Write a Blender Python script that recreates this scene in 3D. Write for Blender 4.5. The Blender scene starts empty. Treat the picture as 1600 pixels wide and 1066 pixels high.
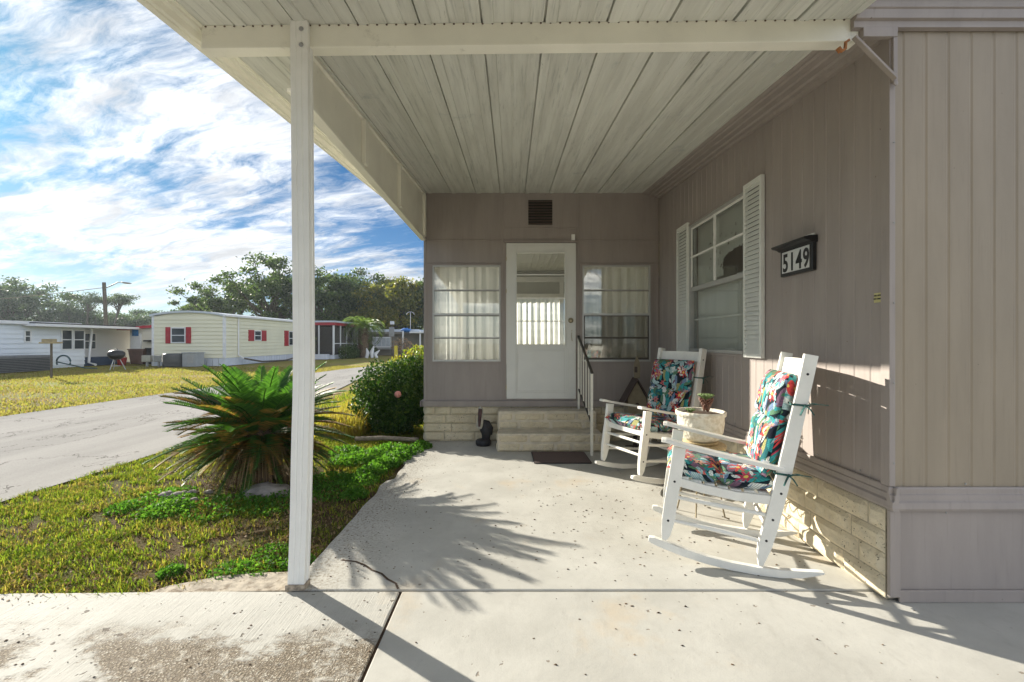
import bpy, math, random
import numpy as np
from mathutils import Vector, Matrix, noise
R = math.radians
random.seed(7); rng = np.random.default_rng(7)
S = bpy.context.scene; COL = S.collection

# ---------------------------------------------------------------- camera
CAMZ = 1.31; F = 711.0; HAZE = 0.0004
cam = bpy.data.objects.new('camera', bpy.data.cameras.new('camera')); COL.objects.link(cam)
cam.location = (0, 0, CAMZ); cam.rotation_euler = (R(90), 0, 0)
cam.data.sensor_width = 36; cam.data.lens = 36*F/1600; cam.data.clip_end = 2000; cam.data.clip_start = 0.05
S.camera = cam
S.render.resolution_x = 1024; S.render.resolution_y = 682
S.view_settings.view_transform = 'Standard'; S.view_settings.look = 'None'
S.view_settings.exposure = 1.50; S.view_settings.gamma = 1.0
# ---------------------------------------------------------------- node helper
class NT:
    def __init__(s, tree): s.t = tree; s.n = tree.nodes; s.l = tree.links
    def node(s, typ, **kw):
        n = s.n.new(typ)
        for k, v in kw.items():
            if k.startswith('i_'):
                s.put(n, k[2:].replace('_', ' '), v)
            else: setattr(n, k, v)
        return n
    def put(s, n, key, v):
        sock = n.inputs[int(key)] if str(key).isdigit() else n.inputs[key]
        if isinstance(v, bpy.types.NodeSocket): s.l.new(v, sock)
        else: sock.default_value = v
    def m(s, op, a, b=None, c=None, clamp=False):
        n = s.n.new('ShaderNodeMath'); n.operation = op; n.use_clamp = clamp
        for i, v in enumerate((a, b, c)):
            if v is not None: s.put(n, i, v)
        return n.outputs[0]
    def vm(s, op, a, b=None, out=0):
        n = s.n.new('ShaderNodeVectorMath'); n.operation = op; s.put(n, 0, a)
        if b is not None: s.put(n, 1, b)
        return n.outputs[out]
    def mix(s, f, a, b, mode='MIX'):
        n = s.n.new('ShaderNodeMix'); n.data_type = 'RGBA'; n.blend_type = mode; n.clamp_factor = True
        for k, v in ((0, f), (6, a), (7, b)):
            if isinstance(v, bpy.types.NodeSocket): s.l.new(v, n.inputs[k])
            else: n.inputs[k].default_value = (*v, 1) if (k > 0 and len(v) == 3) else v
        return n.outputs[2]
    def ramp(s, f, pts, interp='LINEAR'):
        n = s.n.new('ShaderNodeValToRGB'); s.put(n, 0, f); cr = n.color_ramp; cr.interpolation = interp
        while len(cr.elements) < len(pts): cr.elements.new(0.5)
        for e, (p, c) in zip(cr.elements, pts):
            e.position = p; e.color = (*c, 1) if hasattr(c, '__len__') else (c, c, c, 1)
        return n.outputs[0]
    def step(s, v, lo, hi):
        n = s.n.new('ShaderNodeMapRange'); n.interpolation_type = 'SMOOTHSTEP'
        s.put(n, 0, v); s.put(n, 1, lo); s.put(n, 2, hi); return n.outputs[0]
    def noise(s, vec, scale, detail=4, rough=.55, dist=0., out=0):
        n = s.n.new('ShaderNodeTexNoise'); s.put(n, 'Vector', vec)
        n.inputs['Scale'].default_value = scale; n.inputs['Detail'].default_value = detail
        n.inputs['Roughness'].default_value = rough; n.inputs['Distortion'].default_value = dist
        return n.outputs[out]
    def mapping(s, vec, scale=(1, 1, 1), rot=(0, 0, 0), loc=(0, 0, 0)):
        n = s.n.new('ShaderNodeMapping'); s.put(n, 'Vector', vec)
        n.inputs['Scale'].default_value = scale; n.inputs['Rotation'].default_value = rot; n.inputs['Location'].default_value = loc
        return n.outputs[0]
    def xyz(s, vec):
        n = s.n.new('ShaderNodeSeparateXYZ'); s.put(n, 0, vec); return n.outputs
    def comb(s, x, y, z):
        n = s.n.new('ShaderNodeCombineXYZ')
        for i, v in enumerate((x, y, z)): s.put(n, i, v)
        return n.outputs[0]

# ---------------------------------------------------------------- sky and sun
SUN_H = (-0.804, 0.595); SUN_EL = R(20.7)
CLX, CLY = 7.3, 2.2
W = bpy.data.worlds.new("World"); S.world = W; W.use_nodes = True
w = NT(W.node_tree); w.n.clear()
sky = w.node('ShaderNodeTexSky', sky_type='NISHITA', sun_disc=False, sun_elevation=SUN_EL,
             sun_rotation=math.atan2(SUN_H[0], SUN_H[1]), air_density=1.0, dust_density=0.6, ozone_density=2.5)
gen = w.node('ShaderNodeTexCoord').outputs['Generated']
dx, dy, dz = w.xyz(gen)[:3]
skyc = w.mix(1.0, sky.outputs[0], (0.27, 0.80, 1.25), 'MULTIPLY')
skyh = w.mix(1.0, sky.outputs[0], (0.66, 0.98, 1.42), 'MULTIPLY')
skyc = w.mix(w.step(dz, 0.42, 0.0), skyc, skyh)
zz = w.m('ADD', w.m('MAXIMUM', dz, 0.0), 0.16)
pl = w.comb(w.m('DIVIDE', dx, zz), w.m('DIVIDE', dy, zz), 0.0)
mp = w.mapping(pl, scale=(0.75, 1.25, 1), rot=(0, 0, R(35)), loc=(CLX, CLY, 0))
warp = w.vm('SCALE', w.vm('SUBTRACT', w.noise(mp, 1.3, 4, .55, out=1), (0.5, 0.5, 0.5)), None)
warp.node.inputs['Scale'].default_value = 0.5
mp2 = w.vm('ADD', mp, warp)
n1 = w.noise(mp2, 1.25, 10, .60)
n2 = w.noise(w.mapping(mp2, scale=(.9, 2.2, 1), rot=(0, 0, R(-18))), 3.6, 12, .70)
sdot = w.vm('DOT_PRODUCT', gen, (SUN_H[0]*math.cos(SUN_EL), SUN_H[1]*math.cos(SUN_EL), math.sin(SUN_EL)), out=1)
cov = w.m('ADD', w.m('MULTIPLY', n1, .58), w.m('MULTIPLY', n2, .42))
cov = w.m('ADD', cov, w.m('MULTIPLY', w.m('MAXIMUM', w.m('SUBTRACT', sdot, .70), 0.0), .22))
cmask = w.step(cov, 0.455, 0.625)
hz = w.step(dz, 0.03, 0.15)
cmask = w.m('MULTIPLY', cmask, w.m('ADD', w.m('MULTIPLY', hz, .6), .4))
glow = w.m('POWER', w.m('MAXIMUM', sdot, 0.0), 6.0)
anti = w.m('MAXIMUM', w.m('MULTIPLY', w.m('SUBTRACT', .1, sdot), 1.0), 0.0)  # unseen clouds opposite the sun, brightened to add fill in the shade
n3 = w.noise(w.mapping(mp2, scale=(1, 2.0, 1), loc=(5, 3, 0)), 2.6, 8, .62)
shade = w.m('ADD', 0.62, w.m('MULTIPLY', w.step(n3, .30, .66), .42))
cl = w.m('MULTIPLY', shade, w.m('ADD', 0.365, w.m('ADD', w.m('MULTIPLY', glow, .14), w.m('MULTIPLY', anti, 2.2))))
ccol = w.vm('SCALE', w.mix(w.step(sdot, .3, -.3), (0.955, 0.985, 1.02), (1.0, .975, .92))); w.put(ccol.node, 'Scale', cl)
bg1 = w.node('ShaderNodeBackground'); ssc = w.vm('SCALE', skyc); w.put(ssc.node, 'Scale', w.m('SUBTRACT', 1.0, w.m('MULTIPLY', w.m('MAXIMUM', sdot, 0.0), .52))); w.put(bg1, 0, ssc); bg1.inputs[1].default_value = 0.038
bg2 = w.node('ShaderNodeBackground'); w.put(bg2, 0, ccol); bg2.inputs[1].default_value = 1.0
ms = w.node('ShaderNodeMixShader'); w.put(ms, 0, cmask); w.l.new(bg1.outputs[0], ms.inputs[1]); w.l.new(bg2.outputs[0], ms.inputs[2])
wo = w.node('ShaderNodeOutputWorld'); w.l.new(ms.outputs[0], wo.inputs[0])

sl = bpy.data.lights.new('sun', 'SUN'); sl.energy = 3.9; sl.angle = R(0.55); sl.color = (1.0, 0.93, 0.80)
sun = bpy.data.objects.new('sun', sl); COL.objects.link(sun); sun.location = (-20, 14, 12)
tos = Vector((SUN_H[0]*math.cos(SUN_EL), SUN_H[1]*math.cos(SUN_EL), math.sin(SUN_EL)))
sun.rotation_euler = tos.to_track_quat('Z', 'Y').to_euler()
S.cycles.max_bounces = 8; S.cycles.transparent_max_bounces = 16; S.cycles.diffuse_bounces = 5

# ---------------------------------------------------------------- materials
MATS = {}
def newmat(name):
    m = bpy.data.materials.new(name); m.use_nodes = True; t = NT(m.node_tree)
    b = t.n['Principled BSDF']; MATS[name] = m
    return m, t, b
def obc(t): return t.node('ShaderNodeTexCoord').outputs['Object']
def geo(t): return t.node('ShaderNodeNewGeometry').outputs['Position']
def bump(t, b, h, strength=.3, dist=.01):
    n = t.node('ShaderNodeBump'); n.inputs['Strength'].default_value = strength; n.inputs['Distance'].default_value = dist
    t.put(n, 'Height', h); t.l.new(n.outputs[0], b.inputs['Normal'])
def simple(name, col, rough=.6, var=.12, vscale=6., bs=0., bscale=60., metal=0., dirt=None, dscale=2., dlo=.5, dhi=.75, spec=.5):
    m, t, b = newmat(name); p = geo(t)
    n = t.noise(p, vscale, 5, .6)
    c = t.mix(t.step(n, .3, .7), tuple(x*(1-var) for x in col), tuple(min(1, x*(1+var)) for x in col))
    if dirt: c = t.mix(t.m('MULTIPLY', t.step(t.noise(p, dscale, 7, .7), dlo, dhi), .8), c, dirt)
    t.put(b, 'Base Color', c); b.inputs['Roughness'].default_value = rough; b.inputs['Metallic'].default_value = metal
    b.inputs['Specular IOR Level'].default_value = spec
    if bs: bump(t, b, t.noise(p, bscale, 5, .6), bs, .004)
    return m
TAUPE = (0.345, 0.302, 0.280)
def taupe(name, col=TAUPE):
    m, t, b = newmat(name); p = geo(t)
    n = t.noise(t.mapping(p, scale=(1, 1, .18)), 7, 5, .6)
    c = t.mix(t.step(n, .3, .72), tuple(x*.93 for x in col), tuple(x*1.06 for x in col))
    # faint run marks and rusty specks
    c = t.mix(t.m('MULTIPLY', t.step(t.noise(t.mapping(p, scale=(9, 9, .5)), 5, 4, .6), .54, .75), .38), c, tuple(x*.72 for x in col))
    sp = t.step(t.noise(p, 42, 2, .5), .765, .79)
    c = t.mix(t.m('MULTIPLY', sp, .7), c, (.10, .06, .04))
    t.put(b, 'Base Color', c); b.inputs['Roughness'].default_value = .5; b.inputs['Specular IOR Level'].default_value = .35
    bump(t, b, t.noise(p, 5, 3, .5), .35, .012)
    return m
M_TAUPE = taupe('taupe_painted_metal')
M_TRIM = taupe('taupe_trim', (0.33, 0.289, 0.266))
M_CREAM = simple('cream_metal', (.83, .81, .71), .45, .05, 3, .05, 30, dirt=(.36, .34, .29), dscale=5, dlo=.60, dhi=.8)
M_WHITE = simple('white_paint', (.84, .835, .80), .45, .04, 5, .05, 30)
M_CHAIR = simple('chair_white_paint', (.78, .77, .72), .42, .05, 8, .1, 50, dirt=(.45, .41, .33), dscale=9, dlo=.66, dhi=.8)
M_DOOR = simple('door_white', (.70, .70, .66), .4, .03, 4, .03, 30)
M_SHUT = simple('shutter_white', (.74, .75, .71), .45, .04, 5)
M_BLACK = simple('black_plastic', (.012, .012, .013), .35, .1)
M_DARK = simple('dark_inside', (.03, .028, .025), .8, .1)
M_GREY = simple('grey_metal', (.33, .335, .335), .45, .08, 5, metal=.2)
M_ALU = simple('aluminium_frame', (.50, .50, .48), .4, .05, 5, metal=.5)
M_BRONZE = simple('dark_sash', (.07, .062, .052), .45, .1, 5)
M_RUST = simple('rust', (.33, .13, .04), .8, .3, 40, .3, 90)
M_BRASS = simple('brushed_brass', (.42, .36, .24), .35, .1, 10, metal=.9)
M_WICK = simple('weathered_wicker', (.42, .33, .18), .7, .25, 50, .6, 120, dirt=(.12, .09, .05), dscale=40, dlo=.55, dhi=.7)
M_WIRE = simple('dull_wire', (.22, .18, .11), .6, .3, 30)
M_SOIL = simple('potting_soil', (.06, .035, .02), .95, .4, 40, .6, 60)
M_MAT = simple('door_mat', (.12, .082, .075), .95, .4, 160, .9, 260)
M_RUBBER = simple('mat_edge', (.02, .018, .02), .7, .1)
M_ROOM = simple('interior_panel', (.42, .42, .38), .7, .06, 4)
M_ROOMF = simple('interior_carpet', (.22, .19, .15), .95, .2, 30)

# weathered carport ceiling
m, t, b = newmat('carport_pan'); p = geo(t)
px, py, pz = t.xyz(p)[:3]
base = t.mix(t.step(t.noise(t.mapping(p, scale=(7, .5, 1)), 2.2, 4, .6), .35, .68), (.60, .60, .545), (.73, .735, .675))
pid = t.m('FLOOR', t.m('DIVIDE', t.m('SUBTRACT', px, 1.433), .317)); wn = t.node('ShaderNodeTexWhiteNoise', noise_dimensions='1D'); t.put(wn, 'W', pid)
base = t.mix(t.m('MULTIPLY', wn.outputs[0], .38), base, (.40, .405, .37))
st = t.noise(t.mapping(p, scale=(26, 1.1, 1)), 2.0, 7, .72)
patch = t.step(t.m('ADD', t.noise(t.mapping(p, scale=(2.2, .45, 1)), 1.3, 3, .5), t.m('MULTIPLY', wn.outputs[0], .16)), .44, .66)
c = t.mix(t.m('MULTIPLY', t.m('MULTIPLY', t.step(st, .50, .70), patch), .62), base, (.25, .27, .255))
st2 = t.noise(t.mapping(p, scale=(60, 3.4, 1)), 2.0, 4, .8)
c = t.mix(t.m('MULTIPLY', t.m('MULTIPLY', t.step(st2, .60, .68), t.step(t.noise(t.mapping(p, scale=(4, .5, 1)), 2.0, 3), .47, .62)), .7), c, (.13, .14, .13))
blu = t.step(t.noise(t.mapping(p, scale=(1, 1, 1)), 3.1, 6, .7), .60, .74)
c = t.mix(t.m('MULTIPLY', blu, .45), c, (.24, .29, .31))
t.put(b, 'Base Color', c); b.inputs['Roughness'].default_value = .6
M_PAN = m

# concrete
def concrete(name, kind):
    m, t, b = newmat(name); p = geo(t)
    n = t.noise(p, 2.1, 7, .62)
    c = t.mix(t.step(n, .32, .70), (.44, .43, .39), (.53, .52, .475))
    fine = t.noise(p, 190, 3, .7)
    c = t.mix(t.m('MULTIPLY', t.step(fine, .56, .74), .35), c, (.36, .34, .30))
    st = t.step(t.noise(t.mapping(p, loc=(4.3, 2.2, 0)), 1.5, 6, .65), .56, .72)
    c = t.mix(t.m('MULTIPLY', st, .55), c, (.52, .43, .31))
    c = t.mix(t.m('MULTIPLY', t.step(t.noise(t.mapping(p, scale=(1, .45, 1), rot=(0, 0, .5)), 9, 7, .75), .50, .72), .40), c, (.36, .345, .31))
    h = t.m('ADD', t.m('MULTIPLY', fine, .3), t.noise(p, 24, 5, .6))
    if kind == 'patio':
        x, y, z = t.xyz(p)[:3]
        # worn band of dirt along the lawn edge
        e = t.m('SUBTRACT', t.m('MULTIPLY', t.m('ADD', x, 1.18), 1.3), t.m('MULTIPLY', t.noise(p, 3.2, 6, .7), 1.0))
        ew = t.m('SUBTRACT', 1.0, t.step(e, -.5, .25))
        ew = t.m('MULTIPLY', ew, t.m('LESS_THAN', x, 0.6))
        c = t.mix(t.m('MULTIPLY', ew, t.step(t.noise(p, 55, 5, .75), .42, .68)), c, (.20, .165, .12))
        pit = t.step(t.noise(p, 17, 3, .6), .69, .71)
        c = t.mix(t.m('MULTIPLY', pit, .75), c, (.20, .16, .12))
        h = t.m('SUBTRACT', h, t.m('MULTIPLY', pit, 1.0))
        bump(t, b, h, .35, .004)
    else:
        # old slab: broom lines, exposed aggregate where the paste wore off
        worn = t.step(t.noise(t.mapping(p, loc=(1.2, 7.7, 0), scale=(1, 1.5, 1)), 1.5, 9, .72), .455, .545)
        x, y, z = t.xyz(p)[:3]
        edge = t.step(y, 2.17, 2.07)
        worn = t.m('MULTIPLY', worn, t.m('SUBTRACT', 1.0, t.step(t.m('ADD', y, t.m('MULTIPLY', t.noise(p, 6, 5, .7), .35)), 2.12, 2.34)))
        vo = t.node('ShaderNodeTexVoronoi'); t.put(vo, 'Vector', t.vm('ADD', p, t.vm('SCALE', t.noise(p, 60, 3, .6, out=1)))); vo.inputs['Scale'].default_value = 120; vo.inputs['Vector'].links[0].from_node.inputs[1].links[0].from_node.inputs['Scale'].default_value = .012
        peb = vo.outputs['Distance']; pcs = t.node('ShaderNodeSeparateColor'); t.put(pcs, 0, vo.outputs['Color'])
        pc = t.ramp(pcs.outputs[0], [(0, (.62, .58, .49)), (.22, (.42, .36, .27)), (.45, (.27, .215, .145)), (.7, (.21, .165, .11)), (1, (.34, .28, .20))])
        pc = t.mix(t.step(peb, .25, .60), pc, (.13, .10, .065))
        pc = t.mix(t.m('MULTIPLY', t.step(t.noise(p, 14, 5, .7), .52, .66), .65), pc, (.56, .53, .46))
        c = t.mix(t.m('MULTIPLY', worn, .95), c, pc)
        broom = t.noise(t.mapping(p, scale=(90, 3, 1), rot=(0, 0, R(20))), 1.6, 3, .6)
        c = t.mix(t.m('MULTIPLY', t.step(broom, .60, .72), .45), c, (.24, .22, .19))
        pit = t.step(t.noise(p, 22, 2, .5), .68, .71)
        c = t.mix(t.m('MULTIPLY', pit, .85), c, (.10, .08, .06))
        h = t.m('ADD', h, t.m('MULTIPLY', broom, .9)); h = t.m('SUBTRACT', h, t.m('MULTIPLY', pit, 1.6))
        h = t.m('SUBTRACT', h, t.m('MULTIPLY', worn, t.m('MULTIPLY', peb, 1.6)))
        bump(t, b, h, .55, .005)
    t.put(b, 'Base Color', c); b.inputs['Roughness'].default_value = .82
    b.inputs['Specular IOR Level'].default_value = .3
    return m
M_PATIO = concrete('patio_concrete', 'patio'); M_DRIVE = concrete('worn_driveway_concrete', 'drive')
M_OLDC = simple('crumbled_concrete', (.40, .35, .28), .95, .3, 18, .8, 60, dirt=(.14, .10, .06), dscale=12, dlo=.5, dhi=.62)

m, t, b = newmat('street_asphalt'); p = geo(t)
n = t.noise(t.mapping(p, scale=(1.0, .12, 1)), 1.1, 6, .6)
c = t.mix(t.step(n, .35, .68), (.36, .35, .33), (.44, .425, .40))
c = t.mix(t.m('MULTIPLY', t.step(t.noise(p, 120, 3, .7), .5, .7), .45), c, (.12, .11, .10))
c = t.mix(t.m('MULTIPLY', t.step(t.noise(p, 150, 2, .7), .62, .7), .5), c, (.42, .40, .36))
cn = t.noise(t.mapping(p, scale=(.6, .35, 1), loc=(2, 9, 0)), 1.2, 6, .6)
crk = t.m('LESS_THAN', t.m('ABSOLUTE', t.m('SUBTRACT', cn, .5)), .0022)
c = t.mix(t.m('MULTIPLY', crk, .75), c, (.06, .055, .05))
b.inputs['Specular IOR Level'].default_value = .0
t.put(b, 'Base Color', c); b.inputs['Roughness'].default_value = 1.0
bump(t, b, t.noise(p, 110, 4, .7), .25, .004)
M_ROAD = m

def lawncol(t, p, far=False):
    n = t.noise(p, .55 if far else 1.3, 5, .62)
    n2 = t.noise(p, 7, 4, .6)
    v = t.m('ADD', t.m('MULTIPLY', n, .65), t.m('MULTIPLY', n2, .35))
    return v
m, t, b = newmat('lawn_soil'); p = geo(t); v = lawncol(t, p)
c = t.ramp(v, [(.36, (.085, .055, .032)), (.47, (.12, .085, .045)), (.55, (.10, .10, .03)), (.66, (.15, .13, .045))])
x, y, z = t.xyz(p)[:3]
far = t.step(y, 6.0, 14.0)
vf = t.noise(t.mapping(p, scale=(.25, 1, 1)), .8, 6, .65)
cf = t.ramp(vf, [(.36, (.30, .22, .10)), (.47, (.33, .26, .09)), (.54, (.27, .27, .055)), (.66, (.20, .24, .045))])
cf = t.mix(t.m('MULTIPLY', t.step(t.noise(p, 30, 4, .7), .45, .65), .4), cf, (.10, .09, .035))
c = t.mix(far, c, cf)
t.put(b, 'Base Color', c); b.inputs['Roughness'].default_value = 1.0; b.inputs['Specular IOR Level'].default_value = .1
bump(t, b, t.noise(p, 40, 6, .7), .9, .03)
M_SOILG = m

def leafmat(name, cols, rough=.5, trans=.45, vs=2.0, spec=.35, isl=.55):
    """cols: list of 3-5 colours, chosen per leaf and by a soft patch pattern."""
    m, t, b = newmat(name); p = geo(t)
    ri = t.node('ShaderNodeNewGeometry').outputs['Random Per Island']
    v = t.m('ADD', t.m('MULTIPLY', ri, isl), t.m('MULTIPLY', t.m('MULTIPLY', t.m('SUBTRACT', t.noise(p, vs, 4, .6), .25), 2.0), 1-isl))
    k = len(cols); c = t.ramp(v, [((i+.5)/k*.9+.05, cc) for i, cc in enumerate(cols)])
    t.put(b, 'Base Color', c); b.inputs['Roughness'].default_value = rough; b.inputs['Specular IOR Level'].default_value = spec
    if trans:
        tr = t.node('ShaderNodeBsdfTranslucent')
        t.put(tr, 'Color', t.mix(1.0, c, (1.5, 1.6, .8), 'MULTIPLY'))
        mx = t.node('ShaderNodeMixShader'); mx.inputs[0].default_value = trans
        t.l.new(b.outputs[0], mx.inputs[1]); t.l.new(tr.outputs[0], mx.inputs[2])
        t.l.new(mx.outputs[0], t.n['Material Output'].inputs[0])
    return m
M_GRASS = leafmat('grass_blades', [(.16, .10, .055), (.34, .24, .12), (.36, .31, .07), (.20, .26, .035), (.12, .21, .025), (.28, .30, .05), (.36, .25, .12)], .8, .5, 2.3, spec=.05, isl=.42)
M_GRASSF = leafmat('far_grass_blades', [(.30, .21, .12), (.32, .26, .11), (.30, .28, .085), (.22, .25, .06)], .9, .42, .5, spec=.05)
M_WEED = leafmat('ground_cover_leaves', [(.05, .13, .02), (.08, .20, .03), (.14, .27, .04)], .6, .45, 3, spec=.12)
M_SAGO = leafmat('sago_green', [(.035, .095, .02), (.06, .16, .028), (.10, .22, .035)], .5, .35, 3, .3)
M_SAGOM = leafmat('sago_mixed', [(.04, .11, .02), (.12, .14, .03), (.30, .17, .05), (.40, .22, .08)], .6, .35, 6, .25, .35)
M_SAGOB = leafmat('sago_dead', [(.07, .04, .02), (.13, .075, .04), (.22, .13, .07)], .7, .25, 3, .2)
M_STRAW = leafmat('dry_stems', [(.12, .08, .04), (.22, .15, .08), (.32, .23, .13)], .8, .15, 3, .2)
M_BOX = leafmat('shrub_leaves', [(.015, .045, .012), (.03, .08, .016), (.05, .11, .02), (.12, .18, .03)], .5, .25, 4, .15)
M_YEL = leafmat('yellow_leaves', [(.10, .17, .03), (.22, .25, .04), (.32, .24, .06)], .4, .5, 5)
M_OAK = leafmat('oak_leaves', [(.025, .045, .016), (.045, .08, .026), (.075, .12, .038), (.14, .18, .06)], .5, .45, .5)
M_OAKY = leafmat('yellow_oak_leaves', [(.05, .075, .02), (.10, .12, .025), (.18, .18, .03), (.28, .23, .045)], .5, .45, .3)
M_PINE = leafmat('pine_needles', [(.04, .07, .04), (.065, .10, .055), (.10, .14, .075)], .5, .4, .5)
M_PALMG = leafmat('palm_fronds', [(.07, .12, .035), (.12, .18, .05), (.18, .24, .08)], .4, .4, 1)
M_MOSS = leafmat('hanging_moss', [(.07, .08, .06), (.11, .12, .09)], .8, .3, 1)
M_BARK = simple('bark', (.085, .070, .055), .9, .35, 6, .6, 20)
M_PTRUNK = simple('palm_trunk', (.13, .09, .055), .9, .5, 9, .9, 16)
M_POLE = simple('weathered_wood_pole', (.10, .085, .07), .85, .2, 8)

# split-face block
m, t, b = newmat('split_face_block'); p = geo(t)
c = t.mix(t.step(t.noise(p, 3.5, 5, .6), .35, .68), (.60, .52, .37), (.70, .62, .46))
c = t.mix(t.m('MULTIPLY', t.step(t.noise(p, 45, 5, .7), .52, .72), .45), c, (.30, .26, .18))
c = t.mix(t.m('MULTIPLY', t.step(t.noise(t.mapping(p, loc=(2, 5, 1)), 60, 3, .6), .62, .68), t.step(t.noise(p, 2.2, 3), .5, .6)), c, (.08, .065, .04))
t.put(b, 'Base Color', c); b.inputs['Roughness'].default_value = .9
bump(t, b, t.noise(p, 70, 6, .7), .8, .006); M_BLOCK = m
M_MORTAR = simple('mortar', (.42, .37, .28), .95, .2, 30, .5, 80)

# glass and fabric
m, t, b = newmat('window_glass'); t.n.remove(b)
tr = t.node('ShaderNodeBsdfTransparent'); tr.inputs[0].default_value = (.93, .945, .935, 1)
gl = t.node('ShaderNodeBsdfGlossy'); gl.inputs['Roughness'].default_value = .015
gg = t.node('ShaderNodeNewGeometry'); cth = t.m('ABSOLUTE', t.vm('DOT_PRODUCT', gg.outputs['Incoming'], gg.outputs['Normal'], out=1))
fx = t.m('ADD', t.m('MULTIPLY', t.m('POWER', t.m('SUBTRACT', 1.0, cth), 5.0), .9), .075)
mx = t.node('ShaderNodeMixShader'); t.put(mx, 0, fx); t.l.new(tr.outputs[0], mx.inputs[1]); t.l.new(gl.outputs[0], mx.inputs[2])
t.l.new(mx.outputs[0], t.n['Material Output'].inputs[0]); M_GLASS = m
def sheer(name, col, tr_f, transp):
    m, t, b = newmat(name); t.put(b, 'Base Color', (*col, 1)); b.inputs['Roughness'].default_value = .9
    tl = t.node('ShaderNodeBsdfTranslucent'); tl.inputs[0].default_value = (*col, 1)
    tp = t.node('ShaderNodeBsdfTransparent')
    a = t.node('ShaderNodeMixShader'); a.inputs[0].default_value = tr_f
    t.l.new(b.outputs[0], a.inputs[1]); t.l.new(tl.outputs[0], a.inputs[2])
    c = t.node('ShaderNodeMixShader'); c.inputs[0].default_value = transp
    t.l.new(a.outputs[0], c.inputs[1]); t.l.new(tp.outputs[0], c.inputs[2])
    t.l.new(c.outputs[0], t.n['Material Output'].inputs[0]); return m
M_CURT = sheer('sheer_curtain', (.90, .90, .87), .5, .08)
M_CURTB = sheer('backlit_sheer', (.92, .91, .86), .7, .12)
M_SHADE = sheer('roller_shade', (.78, .79, .74), .3, .0)
m, t, b = newmat('mesh_screen'); t.put(b, 'Base Color', (.05, .045, .042, 1)); b.inputs['Roughness'].default_value = .8
tp = t.node('ShaderNodeBsdfTransparent'); mx = t.node('ShaderNodeMixShader'); mx.inputs[0].default_value = .45
t.l.new(b.outputs[0], mx.inputs[1]); t.l.new(tp.outputs[0], mx.inputs[2]); t.l.new(mx.outputs[0], t.n['Material Output'].inputs[0]); M_SCREEN = m

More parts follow.
